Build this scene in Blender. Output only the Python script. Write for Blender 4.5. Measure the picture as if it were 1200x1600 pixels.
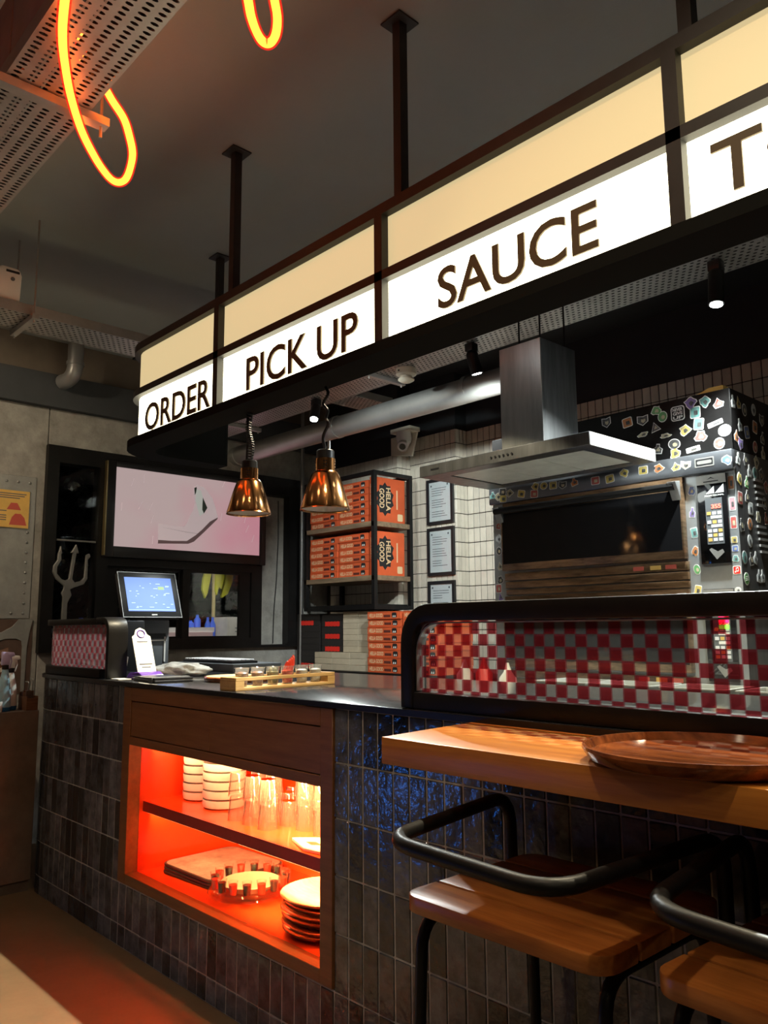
import bpy, bmesh, math, random
from mathutils import Vector, Matrix
random.seed(7)
for o in list(bpy.data.objects): bpy.data.objects.remove(o)
S = bpy.context.scene
COL = S.collection
R = math.radians
# ---------------------------------------------------------------- camera
CAM_H = 1.35; FPX = 1255.3
yaw, pitch, roll = R(137.176), R(8.244), R(-0.422)
fwd = Vector((math.cos(pitch)*math.cos(yaw), math.cos(pitch)*math.sin(yaw), math.sin(pitch)))
rgt = Vector((math.sin(yaw), -math.cos(yaw), 0)); upv = rgt.cross(fwd)
cr, sr = math.cos(roll), math.sin(roll)
rgt, upv = cr*rgt + sr*upv, -sr*rgt + cr*upv
cam_d = bpy.data.cameras.new('camera'); cam = bpy.data.objects.new('camera', cam_d); COL.objects.link(cam)
cam_d.sensor_fit = 'HORIZONTAL'; cam_d.sensor_width = 36; cam_d.lens = 36*FPX/1200; cam_d.clip_start = 0.05
mw = Matrix.Identity(4)
for i in range(3):
    mw[i][0] = rgt[i]; mw[i][1] = upv[i]; mw[i][2] = -fwd[i]
mw[2][3] = CAM_H
cam.matrix_world = mw
S.camera = cam
def in_frame(P, margin=0):
    v = Vector(P) - Vector((0, 0, CAM_H)); d = v.dot(fwd)
    if d < .1: return None
    x = 600 + FPX*v.dot(rgt)/d; y = 800 - FPX*v.dot(upv)/d
    if -margin < x < 1200+margin and -margin < y < 1600+margin: return d
    return None
# ---------------------------------------------------------------- world, exposure
W = bpy.data.worlds.new('night'); S.world = W; W.use_nodes = True
W.node_tree.nodes['Background'].inputs[0].default_value = (.30, .34, .42, 1)
W.node_tree.nodes['Background'].inputs[1].default_value = .02
S.view_settings.view_transform = 'Standard'; S.view_settings.look = 'None'
S.view_settings.gamma = 1; S.view_settings.exposure = 0.25; S.view_settings.use_curve_mapping = False
S.cycles.transparent_max_bounces = 32
def spot(name, loc, to, watt, size=70, blend=.35, col=(1, .95, .86), rad=.03, parent=None):
    d = bpy.data.lights.new(name, 'SPOT'); d.energy = watt; d.spot_size = R(size); d.spot_blend = blend
    d.color = col; d.shadow_soft_size = rad
    o = bpy.data.objects.new(name, d); COL.objects.link(o); o.location = loc
    o.rotation_euler = (Vector(to) - Vector(loc)).to_track_quat('-Z', 'Y').to_euler()
    if parent:
        o.parent = parent; o.location = Vector(loc) - ORG[parent.name]
    return o
# ---------------------------------------------------------------- materials
def mat(name, col, rough=.5, metal=0., var=0., vscale=12., bump=0., bscale=40., stretch=(1, 1, 1), rnd=0., island=False,
        col2=None, spec=.5, emit=None, es=0., coat=0., trans=0., ior=1.45, detail=5.):
    m = bpy.data.materials.new(name); m.use_nodes = True
    N, L = m.node_tree.nodes, m.node_tree.links
    b = N['Principled BSDF']
    b.inputs['Base Color'].default_value = (*col, 1); b.inputs['Roughness'].default_value = rough
    b.inputs['Metallic'].default_value = metal; b.inputs['Specular IOR Level'].default_value = spec
    b.inputs['Coat Weight'].default_value = coat; b.inputs['Transmission Weight'].default_value = trans; b.inputs['IOR'].default_value = ior
    if emit:
        b.inputs['Emission Color'].default_value = (*emit, 1); b.inputs['Emission Strength'].default_value = es
    last = None
    if var or bump:
        tc = N.new('ShaderNodeTexCoord'); mp = N.new('ShaderNodeMapping'); mp.inputs['Scale'].default_value = stretch
        L.new(tc.outputs['Object'], mp.inputs['Vector'])
        oi = N.new('ShaderNodeObjectInfo'); ad = N.new('ShaderNodeVectorMath'); ad.operation = 'ADD'
        sc = N.new('ShaderNodeMath'); sc.operation = 'MULTIPLY'; sc.inputs[1].default_value = 37.0
        L.new(oi.outputs['Random'], sc.inputs[0]); L.new(mp.outputs[0], ad.inputs[0]); L.new(sc.outputs[0], ad.inputs[1])
    if var:
        nz = N.new('ShaderNodeTexNoise'); nz.inputs['Scale'].default_value = vscale; nz.inputs['Detail'].default_value = detail
        nz.inputs['Roughness'].default_value = .65
        L.new(ad.outputs[0], nz.inputs['Vector'])
        rp = N.new('ShaderNodeValToRGB')
        c2 = col2 or tuple(c*(1-var) for c in col)
        c1 = col if col2 else tuple(min(1, c*(1+var)) for c in col)
        rp.color_ramp.elements[0].color = (*c2, 1); rp.color_ramp.elements[1].color = (*c1, 1)
        rp.color_ramp.elements[0].position = .32; rp.color_ramp.elements[1].position = .68
        L.new(nz.outputs[0], rp.inputs[0]); last = rp.outputs[0]
    if rnd:
        mx = N.new('ShaderNodeMix'); mx.data_type = 'RGBA'; mx.blend_type = 'MULTIPLY'; mx.inputs[0].default_value = 1
        if last: L.new(last, mx.inputs[6])
        else: mx.inputs[6].default_value = (*col, 1)
        mr = N.new('ShaderNodeMapRange'); mr.inputs['To Min'].default_value = 1-rnd; mr.inputs['To Max'].default_value = 1+rnd
        if island: src = N.new('ShaderNodeNewGeometry').outputs['Random Per Island']
        else: src = N.new('ShaderNodeObjectInfo').outputs['Random']
        L.new(src, mr.inputs[0]); L.new(mr.outputs[0], mx.inputs[7]); last = mx.outputs[2]
    if last: L.new(last, b.inputs['Base Color'])
    if bump:
        n2 = N.new('ShaderNodeTexNoise'); n2.inputs['Scale'].default_value = bscale; n2.inputs['Detail'].default_value = 3
        L.new(ad.outputs[0], n2.inputs['Vector'])
        bp = N.new('ShaderNodeBump'); bp.inputs['Strength'].default_value = bump; bp.inputs['Distance'].default_value = .01
        L.new(n2.outputs[0], bp.inputs['Height']); L.new(bp.outputs[0], b.inputs['Normal'])
    return m
def glow(name, col, s):
    m = bpy.data.materials.new(name); m.use_nodes = True; N = m.node_tree.nodes
    b = N['Principled BSDF']; b.inputs['Base Color'].default_value = (*[c*.6 for c in col], 1)
    b.inputs['Emission Color'].default_value = (*col, 1); b.inputs['Emission Strength'].default_value = s
    return m
def thin_glass(name, tint=(1, 1, 1), refl=1.0, rough=.02, checker=None, haze=0.):
    m = bpy.data.materials.new(name); m.use_nodes = True; N, L = m.node_tree.nodes, m.node_tree.links
    N.remove(N['Principled BSDF']); out = N['Material Output']
    tr = N.new('ShaderNodeBsdfTransparent'); tr.inputs[0].default_value = (*tint, 1)
    gl = N.new('ShaderNodeBsdfGlossy'); gl.inputs['Roughness'].default_value = rough
    fr = N.new('ShaderNodeFresnel'); fr.inputs[0].default_value = 1.5
    ge = N.new('ShaderNodeNewGeometry'); im = N.new('ShaderNodeMapRange'); im.inputs['To Min'].default_value = 1.5; im.inputs['To Max'].default_value = 1/1.5
    L.new(ge.outputs['Backfacing'], im.inputs[0]); L.new(im.outputs[0], fr.inputs[0])      # both sides of a thin pane reflect alike
    ml = N.new('ShaderNodeMath'); ml.operation = 'MULTIPLY'; ml.inputs[1].default_value = refl; ml.use_clamp = True
    L.new(fr.outputs[0], ml.inputs[0])
    mx = N.new('ShaderNodeMixShader'); L.new(ml.outputs[0], mx.inputs[0]); L.new(gl.outputs[0], mx.inputs[2])
    base = tr.outputs[0]
    if haze or checker:
        df = N.new('ShaderNodeBsdfDiffuse'); df.inputs[0].default_value = (.75, .75, .72, 1)
        tl = N.new('ShaderNodeBsdfTranslucent'); tl.inputs[0].default_value = (.75, .75, .72, 1)
        hm = N.new('ShaderNodeMixShader'); hm.inputs[0].default_value = .5; L.new(df.outputs[0], hm.inputs[1]); L.new(tl.outputs[0], hm.inputs[2])
        m2 = N.new('ShaderNodeMixShader'); m2.inputs[0].default_value = haze; L.new(tr.outputs[0], m2.inputs[1]); L.new(hm.outputs[0], m2.inputs[2])
        base = m2.outputs[0]
    if checker:     # printed film: red squares alternate with clear ones
        sq, (ax0, ax1), red = checker[:3]; dred = checker[3] if len(checker) > 3 else (.7, .06, .07)
        tc = N.new('ShaderNodeTexCoord'); sp = N.new('ShaderNodeSeparateXYZ'); L.new(tc.outputs['UV'], sp.inputs[0])
        fl = []
        for k in (0, 1):
            dv = N.new('ShaderNodeMath'); dv.operation = 'FLOOR'; L.new(sp.outputs[k], dv.inputs[0]); fl.append(dv)
        sm = N.new('ShaderNodeMath'); sm.operation = 'ADD'; L.new(fl[0].outputs[0], sm.inputs[0]); L.new(fl[1].outputs[0], sm.inputs[1])
        md = N.new('ShaderNodeMath'); md.operation = 'MODULO'; md.inputs[1].default_value = 2; L.new(sm.outputs[0], md.inputs[0])
        ab = N.new('ShaderNodeMath'); ab.operation = 'ABSOLUTE'; L.new(md.outputs[0], ab.inputs[0])
        cm = N.new('ShaderNodeMix'); cm.data_type = 'RGBA'; L.new(ab.outputs[0], cm.inputs[0])
        cm.inputs[6].default_value = (*tint, 1); cm.inputs[7].default_value = (*red, 1); L.new(cm.outputs[2], tr.inputs[0])
        cd = N.new('ShaderNodeMix'); cd.data_type = 'RGBA'; L.new(ab.outputs[0], cd.inputs[0])
        cd.inputs[6].default_value = (.75, .75, .72, 1); cd.inputs[7].default_value = (*dred, 1)
        L.new(cd.outputs[2], df.inputs[0]); L.new(cd.outputs[2], tl.inputs[0])
        ha = N.new('ShaderNodeMapRange'); ha.inputs['To Min'].default_value = haze*.5; ha.inputs['To Max'].default_value = min(1, haze*2.2)
        L.new(ab.outputs[0], ha.inputs[0]); L.new(ha.outputs[0], m2.inputs[0])
    L.new(base, mx.inputs[1]); L.new(mx.outputs[0], out.inputs[0])
    return m
M = {}
M['black_metal'] = mat('black_metal', (.007, .0065, .0065), .42, 0, spec=.3, var=.3, bump=.05, bscale=120)
M['sign_metal'] = mat('sign_metal', (.026, .025, .024), .55, 0, var=.2)
M['ceiling'] = mat('ceiling_paint', (.30, .318, .305), .85, var=.05, vscale=1.5, bump=.1, bscale=30)
M['dark_paint'] = mat('dark_paint', (.022, .026, .03), .7, var=.2, vscale=2)
M['slate_paint'] = mat('slate_paint', (.05, .055, .06), .7, var=.2, vscale=2)
M['brown_paint'] = mat('brown_paint', (.16, .13, .10), .8, var=.2, vscale=2)
M['concrete'] = mat('concrete', (.30, .29, .265), .8, var=.3, vscale=7, bump=.25, bscale=60, detail=8)
M['floor'] = mat('floor_cement', (.215, .15, .088), .55, var=.16, vscale=3, bump=.08, bscale=40, detail=10)
M['wood'] = mat('bar_wood', (.60, .23, .035), .36, var=.4, vscale=5, stretch=(.6, 10, 10), col2=(.40, .125, .016), bump=.06, bscale=9, rnd=.12)
M['cab_wood'] = mat('cabinet_wood', (.27, .115, .036), .42, var=.3, vscale=4, stretch=(.8, 9, 9), col2=(.18, .072, .021), bump=.03, bscale=9)
M['seat_wood'] = mat('seat_wood', (.46, .165, .036), .32, var=.4, vscale=4, stretch=(1, 10, 10), col2=(.26, .075, .015), bump=.05, bscale=8, rnd=.2)
M['pale_wood'] = mat('pale_wood', (.66, .42, .17), .5, var=.3, vscale=5, stretch=(8, 1, 8), col2=(.50, .28, .09))
M['shelf_wood'] = mat('shelf_wood', (.20, .14, .085), .6, var=.3, vscale=5, stretch=(1, 8, 8))
M['plate_wood'] = mat('plate_wood', (.40, .12, .035), .16, var=.6, vscale=3, stretch=(2, 12, 9), col2=(.07, .018, .009), detail=8, coat=.3)
M['board_wood'] = mat('board_wood', (.62, .50, .30), .45, var=.3, vscale=5, stretch=(2, 9, 2), col2=(.48, .34, .17))
M['station'] = mat('station_laminate', (.17, .125, .10), .6, var=.25, vscale=5, bump=.05)
M['tile'] = mat('glazed_tile', (.080, .086, .098), .15, var=.6, vscale=14, rnd=.75, bump=.32, bscale=28, detail=8, spec=.6)
M['tile_stuff'] = mat('glazed_tile_far', (.080, .086, .098), .15, var=.6, vscale=14, rnd=.75, island=True, bump=.32, bscale=28, detail=8, spec=.6)
M['grout'] = mat('grout', (.50, .49, .46), .9, var=.2, vscale=30)
M['wtile'] = mat('white_tile', (.60, .555, .47), .3, var=.08, vscale=9, rnd=.10, bump=.08, bscale=20)
M['wtile_stuff'] = mat('white_tile_far', (.60, .555, .47), .3, var=.08, vscale=9, rnd=.10, island=True, bump=.08, bscale=20)
M['dgrout'] = mat('dark_grout', (.045, .035, .03), .9)
M['stone'] = mat('worktop_stone', (.03, .031, .034), .16, var=.6, vscale=30, spec=.6)
M['stone_edge'] = mat('worktop_edge', (.012, .012, .013), .3)
M['laminate'] = mat('orange_laminate', (.86, .075, .012), .2, var=.06, coat=.3)
M['laminate_edge'] = mat('laminate_edge', (.42, .035, .02), .35, var=.1)
M['steel'] = mat('steel', (.42, .43, .43), .36, .8, var=.15, vscale=3, stretch=(8, 8, 1), bump=.02, bscale=60)
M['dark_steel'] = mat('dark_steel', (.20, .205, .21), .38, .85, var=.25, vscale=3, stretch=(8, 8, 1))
M['fascia'] = mat('fascia_steel', (.22, .235, .26), .32, .8, var=.15, vscale=5)
M['brown_steel'] = mat('heat_stained_steel', (.30, .19, .11), .35, .85, var=.5, vscale=9, stretch=(1, 1, 6))
M['galv'] = mat('galvanised', (.44, .43, .41), .45, .7, var=.12, vscale=8)
M['duct'] = mat('duct_metal', (.50, .50, .48), .42, .75, var=.1, vscale=4)
M['duct_red'] = mat('painted_duct', (.50, .34, .29), .6, .2, var=.1)
M['white_plastic'] = mat('white_plastic', (.78, .76, .72), .4)
M['cream_plastic'] = mat('cream_plastic', (.74, .70, .58), .45)
M['black_plastic'] = mat('black_plastic', (.014, .014, .016), .35)
M['grey_plastic'] = mat('grey_plastic', (.12, .13, .14), .45)
M['black_gloss'] = mat('black_glass', (.008, .008, .009), .06, spec=.8)
M['copper'] = mat('copper', (.86, .40, .15), .17, 1., var=.05, vscale=5, bump=.02, bscale=50)
M['cream_enamel'] = mat('lamp_inner', (.80, .80, .78), .5)
M['porcelain'] = mat('porcelain', (.84, .82, .80), .18)
M['grey_metal'] = mat('grey_brushed', (.20, .20, .195), .5, .6, var=.1)
M['plate_metal'] = mat('riveted_sheet', (.34, .34, .325), .55, .5, var=.18, vscale=6, bump=.05, bscale=40)
M['box_orange'] = mat('pizza_box_orange', (.62, .10, .028), .65, var=.12, vscale=6, rnd=.12)
M['box_cream'] = mat('carton_cream', (.46, .40, .30), .8, var=.08, rnd=.1)
M['box_black'] = mat('carton_black', (.02, .018, .018), .6)
M['print_cream'] = mat('print_cream', (.72, .52, .30), .7)
M['print_dark'] = mat('print_dark', (.10, .02, .012), .7)
M['print_black'] = mat('print_black', (.012, .012, .013), .6)
M['print_white'] = mat('print_white', (.80, .79, .76), .6)
M['red'] = mat('red_plastic', (.70, .03, .02), .4)
M['paper'] = mat('paper', (.72, .72, .74), .8)
M['paper_warm'] = mat('paper_warm', (.74, .70, .62), .8, var=.1)
M['ink'] = mat('ink', (.12, .12, .14), .8)
M['poster'] = mat('poster_yellow', (.74, .46, .12), .7, var=.08)
M['poster_red'] = mat('poster_red', (.55, .10, .07), .7)
M['purple'] = mat('purple_plastic', (.10, .035, .30), .35)
M['cloth'] = mat('grey_cloth', (.55, .54, .50), .9, var=.2, vscale=20, bump=.3, bscale=60)
M['brown_wood'] = mat('brown_wood', (.15, .065, .03), .5, var=.3, stretch=(8, 1, 8))
M['panel_brown'] = mat('panel_brown', (.10, .06, .045), .6, var=.2)
M['tray_grey'] = mat('serving_tray', (.40, .38, .30), .45, var=.35, vscale=12)
M['tray_edge'] = mat('serving_tray_edge', (.05, .04, .03), .5)
M['dish'] = mat('dish_green', (.36, .38, .26), .3)
M['shot_red'] = mat('shot_red', (.85, .04, .02), .15, coat=.5)
M['shot_black'] = mat('shot_black', (.02, .02, .018), .12, coat=.5)
M['glass'] = thin_glass('window_glass', (.92, .95, .95), 1.0)
M['clear'] = thin_glass('clear_glass', (.985, .985, .98), 1.3, .03)
M['film'] = thin_glass('checker_film', (.93, .95, .93), 1.0, .03, checker=(.031, (0, 2), (.56, .21, .24), (.45, .08, .10)), haze=.045)
M['film_glare'] = thin_glass('checker_film_soft', (.93, .95, .93), 1.0, .03, checker=(.031, (0, 2), (.80, .42, .45), (.50, .16, .18)), haze=.34)  # paler copy of the film; its haze paints reflected light on the glass
M['tumbler'] = thin_glass('tumbler_glass', (.96, .96, .94), 4.2, .05, haze=.09)
M['cup'] = thin_glass('cup_plastic', (.96, .96, .95), 2.2, .08, haze=.13)
M['filter'] = mat('hood_filter', (.74, .77, .71), .4, .1, var=.1)
M['casing'] = mat('casing_black', (.012, .013, .012), .9, spec=.1)
M['steel_bright'] = mat('steel_bright', (.50, .51, .49), .42, .45, var=.12, vscale=6)
M['panel_steel'] = mat('panel_steel', (.42, .44, .45), .36, .6, var=.15, vscale=6)
M['pole'] = mat('grey_pole', (.30, .30, .30), .4, .5)
M['sauce_brown'] = mat('sauce_brown', (.20, .07, .03), .3)
M['sauce_green'] = mat('sauce_green', (.17, .15, .03), .5)
M['sauce_white'] = mat('sauce_white', (.75, .72, .62), .5)
M['chili'] = mat('chili_red', (.75, .06, .03), .3)
M['lilac'] = mat('lilac_plastic', (.50, .42, .66), .4)
M['bottle_blue'] = mat('cleaner_label', (.30, .48, .58), .4, var=.2, vscale=20)
M['deep_blue'] = mat('blue_liquid', (.02, .14, .36), .2)
M['leaf_dark'] = mat('night_foliage', (.02, .03, .015), .8, var=.6, vscale=6)
M['yellow'] = mat('yellow_canvas', (.75, .72, .06), .7)
M['straw'] = mat('straw', (.70, .55, .25), .7)
M['blue_plastic'] = mat('blue_plastic', (.06, .16, .75), .3)
M['pink_cloth'] = mat('pink_cloth', (.70, .50, .50), .8)
# ---------------------------------------------------------------- mesh helpers
ORG = {}
ORD = ['first', 'second', 'third', 'fourth', 'fifth', 'sixth', 'seventh', 'eighth', 'ninth']
class MB:
    def __init__(s): s.v = []; s.f = []; s.m = []; s.uv = {}
    def add(s, vs, fs, m=0):
        o = len(s.v); s.v += [tuple(v) for v in vs]; s.f += [tuple(i+o for i in f) for f in fs]; s.m += [m]*len(fs); return s
    def box(s, x0, x1, y0, y1, z0, z1, m=0):
        return s.add([(x0, y0, z0), (x1, y0, z0), (x1, y1, z0), (x0, y1, z0), (x0, y0, z1), (x1, y0, z1), (x1, y1, z1), (x0, y1, z1)],
              [(0, 3, 2, 1), (4, 5, 6, 7), (0, 1, 5, 4), (1, 2, 6, 5), (2, 3, 7, 6), (3, 0, 4, 7)], m)
    def prism(s, poly, c0, c1, axis, m=0):     # poly (a,b) extruded along axis: x:(c,a,b) y:(a,c,b) z:(a,b,c)
        f = {'x': lambda a, b, c: (c, a, b), 'y': lambda a, b, c: (a, c, b), 'z': lambda a, b, c: (a, b, c)}[axis]
        n = len(poly); vs = [f(a, b, c0) for a, b in poly] + [f(a, b, c1) for a, b in poly]
        return s.add(vs, [tuple(range(n-1, -1, -1)), tuple(range(n, 2*n))] + [(i, (i+1) % n, n+(i+1) % n, n+i) for i in range(n)], m)
    def tube(s, pts, r, n=10, m=0, closed=False, cap=True):
        P = [Vector(p) for p in pts]; k = len(P); rr = r if isinstance(r, (list, tuple)) else [r]*k
        T = []
        for i in range(k):
            a = P[(i-1) % k] if (i > 0 or closed) else P[i]; b = P[(i+1) % k] if (i < k-1 or closed) else P[i]
            T.append((b-a).normalized())
        u = T[0].orthogonal().normalized(); vs = []
        for i in range(k):
            u = (u - T[i]*u.dot(T[i])).normalized(); w = T[i].cross(u)
            vs += [P[i] + (u*math.cos(2*math.pi*j/n) + w*math.sin(2*math.pi*j/n))*rr[i] for j in range(n)]
        fs = []
        for i in range(k if closed else k-1):
            a, b = i*n, ((i+1) % k)*n
            fs += [(a+j, a+(j+1) % n, b+(j+1) % n, b+j) for j in range(n)]
        if cap and not closed: fs += [tuple(range(n-1, -1, -1)), tuple(range((k-1)*n, k*n))]
        return s.add(vs, fs, m)
    def lathe(s, prof, n=24, c=(0, 0, 0), m=0, closed=False):
        vs = []; k = len(prof)
        for r, z in prof: vs += [(c[0]+max(r, 1e-5)*math.cos(2*math.pi*j/n), c[1]+max(r, 1e-5)*math.sin(2*math.pi*j/n), c[2]+z) for j in range(n)]
        fs = []
        for i in range(k if closed else k-1):
            a, b = i*n, ((i+1) % k)*n
            fs += [(a+j, a+(j+1) % n, b+(j+1) % n, b+j) for j in range(n)]
        return s.add(vs, fs, m)
    def sweep(s, path, d0, d1, c0, c1, axes='xy', m=0, closed=False):    # rectangular bar along a plane path; d is offset to the left of travel
        P = [Vector(p) for p in path]; k = len(P); ring = []
        for i in range(k):
            a = P[i-1] if (i > 0 or closed) else None; b = P[(i+1) % k] if (i < k-1 or closed) else None
            ns = []
            if a is not None: t = (P[i]-a).normalized(); ns.append(Vector((-t.y, t.x)))
            if b is not None: t = (b-P[i]).normalized(); ns.append(Vector((-t.y, t.x)))
            nn = sum(ns, Vector((0, 0))).normalized(); nn = nn / max(.3, nn.dot(ns[0]))
            ring.append((P[i]+nn*d0, P[i]+nn*d1))
        f = {'xy': lambda p, c: (p.x, p.y, c), 'xz': lambda p, c: (p.x, c, p.y), 'yz': lambda p, c: (c, p.x, p.y)}[axes]
        vs = []
        for p, q in ring: vs += [f(p, c0), f(q, c0), f(q, c1), f(p, c1)]
        fs = []
        for i in range(k if closed else k-1):
            a, b = 4*i, 4*((i+1) % k)
            fs += [(a+j, a+(j+1) % 4, b+(j+1) % 4, b+j) for j in range(4)]
        if not closed: fs += [(3, 2, 1, 0), (4*k-4, 4*k-3, 4*k-2, 4*k-1)]
        return s.add(vs, fs, m)
    def mesh(s, name, mats, shift=Vector((0, 0, 0)), bevel=0, seg=2, smooth=None):
        me = bpy.data.meshes.new(name); me.from_pydata([tuple(Vector(v)-shift) for v in s.v], [], s.f)
        for m in mats: me.materials.append(M[m] if isinstance(m, str) else m)
        me.polygons.foreach_set('material_index', s.m)
        bm = bmesh.new(); bm.from_mesh(me)
        bmesh.ops.recalc_face_normals(bm, faces=bm.faces)
        if bevel:
            ed = [e for e in bm.edges if len(e.link_faces) == 2 and e.calc_face_angle(0) > .5]
            bmesh.ops.bevel(bm, geom=ed, offset=bevel, segments=seg, profile=.5, affect='EDGES', clamp_overlap=True)
        bm.to_mesh(me); bm.free()
        if smooth is None: smooth = bool(bevel)
        if smooth:
            me.polygons.foreach_set('use_smooth', [True]*len(me.polygons)); me.set_sharp_from_angle(angle=R(38))
        return me
    def build(s, name, mats, parent=None, bevel=0, seg=2, smooth=None, loc=None):
        if isinstance(mats, str) or not isinstance(mats, (list, tuple)): mats = [mats]
        if parent is not None: sh = ORG[parent.name]
        elif loc is not None: sh = Vector(loc)
        else:
            xs, ys, zs = zip(*s.v); sh = Vector(((min(xs)+max(xs))/2, (min(ys)+max(ys))/2, min(zs)))
        me = s.mesh(name, mats, sh, bevel, seg, smooth)
        o = bpy.data.objects.new(name, me); COL.objects.link(o)
        if parent is not None: o.parent = parent
        else: o.location = sh
        ORG[o.name] = sh.copy()
        return o
def tag(o, label=None, cat=None, group=None, kind=None):
    if label: o['label'] = label
    if cat: o['category'] = cat
    if group: o['group'] = group
    if kind: o['kind'] = kind
    return o
def thing(name, label, cat, loc=(0, 0, 0), group=None):
    o = bpy.data.objects.new(name, None); COL.objects.link(o); o.location = loc; o.empty_display_size = .1
    ORG[o.name] = Vector(loc); return tag(o, label, cat, group)
def copy_tree(o, parent=None):
    c = o.copy(); COL.objects.link(c); c.parent = parent
    for ch in list(o.children): copy_tree(ch, c)
    return c
def fillet(pts, r, seg=6):
    P = [Vector(p) for p in pts]; out = [P[0]]
    for i in range(1, len(P)-1):
        a, b, c = P[i-1], P[i], P[i+1]; u = (a-b); v = (c-b)
        k = min(r, u.length*.48, v.length*.48); s0 = b+u.normalized()*k; s1 = b+v.normalized()*k
        for j in range(seg+1):
            t = j/seg; out.append(s0*(1-t)**2 + b*2*t*(1-t) + s1*t*t)
    return out + [P[-1]]
def rrect(x0, x1, y0, y1, r, seg=5):
    out = []
    for cx, cy, a0 in ((x1-r, y1-r, 0), (x0+r, y1-r, 90), (x0+r, y0+r, 180), (x1-r, y0+r, 270)):
        out += [(cx+r*math.cos(R(a0+90*j/seg)), cy+r*math.sin(R(a0+90*j/seg))) for j in range(seg+1)]
    return out
_tc = {}
def text_mb(mb, body, u0, u1, v0, v1, c, depth, face, m=0, bold=.0, flip=False):
    """lettering fitted into a box; face '-y': (u,v)->(x,z) facing -Y, '+x': (u,v)->(y,z) facing +X, 'up': (x,y) facing +Z"""
    key = (body, bold)
    if key not in _tc:
        cu = bpy.data.curves.new('lettering', 'FONT'); cu.body = body; cu.extrude = .5; cu.offset = bold; cu.resolution_u = 4
        ob = bpy.data.objects.new('lettering', cu); COL.objects.link(ob)
        dg = bpy.context.evaluated_depsgraph_get(); me = bpy.data.meshes.new_from_object(ob.evaluated_get(dg))
        vs = [v.co.copy() for v in me.vertices]; fs = [tuple(p.vertices) for p in me.polygons]
        bpy.data.objects.remove(ob); bpy.data.meshes.remove(me); bpy.data.curves.remove(cu)
        x0 = min(v.x for v in vs); x1 = max(v.x for v in vs); y0 = min(v.y for v in vs); y1 = max(v.y for v in vs)
        _tc[key] = ([((v.x-x0)/(x1-x0), (v.y-y0)/(y1-y0), v.z+.5) for v in vs], fs)
    vs, fs = _tc[key]; out = []
    for a, b, d in vs:
        u = u0+(u1-u0)*a; v = v0+(v1-v0)*b; w = c+depth*d
        if face == '-y': out.append((u, c-depth*d, v))
        elif face == '+x': out.append((w, u, v))
        else: out.append((u, v, w))
    mb.add(out, fs, m)
    return mb
# ================================================================ the room
CZ = 3.36; XL = -5.5; YC = 1.665
def struct(name, mb, mats, **k): return tag(mb.build(name, mats, **k), kind='structure')
struct('floor', MB().box(-5.6, 3.2, -3.6, 4.9, -.08, 0), 'floor')
struct('ceiling', MB().box(-5.6, 3.2, -3.6, 4.9, CZ, CZ+.08), 'ceiling')
struct('ceiling_kitchen', MB().box(-5.5, 3.0, 2.55, 4.9, CZ-.012, CZ-.0005), 'dark_paint')
struct('wall_right', MB().box(3.0, 3.1, -3.5, 4.8, 0, CZ), 'slate_paint')
struct('wall_front', MB().box(-5.6, 3.1, -3.6, -3.5, 0, CZ), 'slate_paint')
# left wall: shell around the window opening, concrete panels, dark beam
FY0, FY1, FZ0, FZ1 = 1.958, 4.09, 1.207, 2.606
wl = MB().box(XL-.12, XL-.02, -3.5, FY0, 0, CZ).box(XL-.12, XL-.02, FY1, 4.9, 0, CZ).box(XL-.12, XL-.02, FY0, FY1, 0, FZ0).box(XL-.12, XL-.02, FY0, FY1, FZ1, CZ)
wall_left = struct('wall_left', wl, 'brown_paint')
for (y0, y1, z0, z1) in ((-3.5, .75, 0, 2.868), (.756, 1.966, 0, 2.868), (1.972, 3.2, FZ1, 2.868), (3.206, 4.42, FZ1, 2.868), (1.972, 4.42, 0, FZ0), (FY1, 4.42, FZ0, FZ1)):
    MB().box(XL-.02, XL, y0, y1, z0, z1).build('concrete_panel', 'concrete', wall_left, bevel=.002, seg=1)
struct('trim_1', MB().box(XL-.02, XL+.05, -3.5, 4.4, 2.870, 3.10), 'slate_paint')
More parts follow.
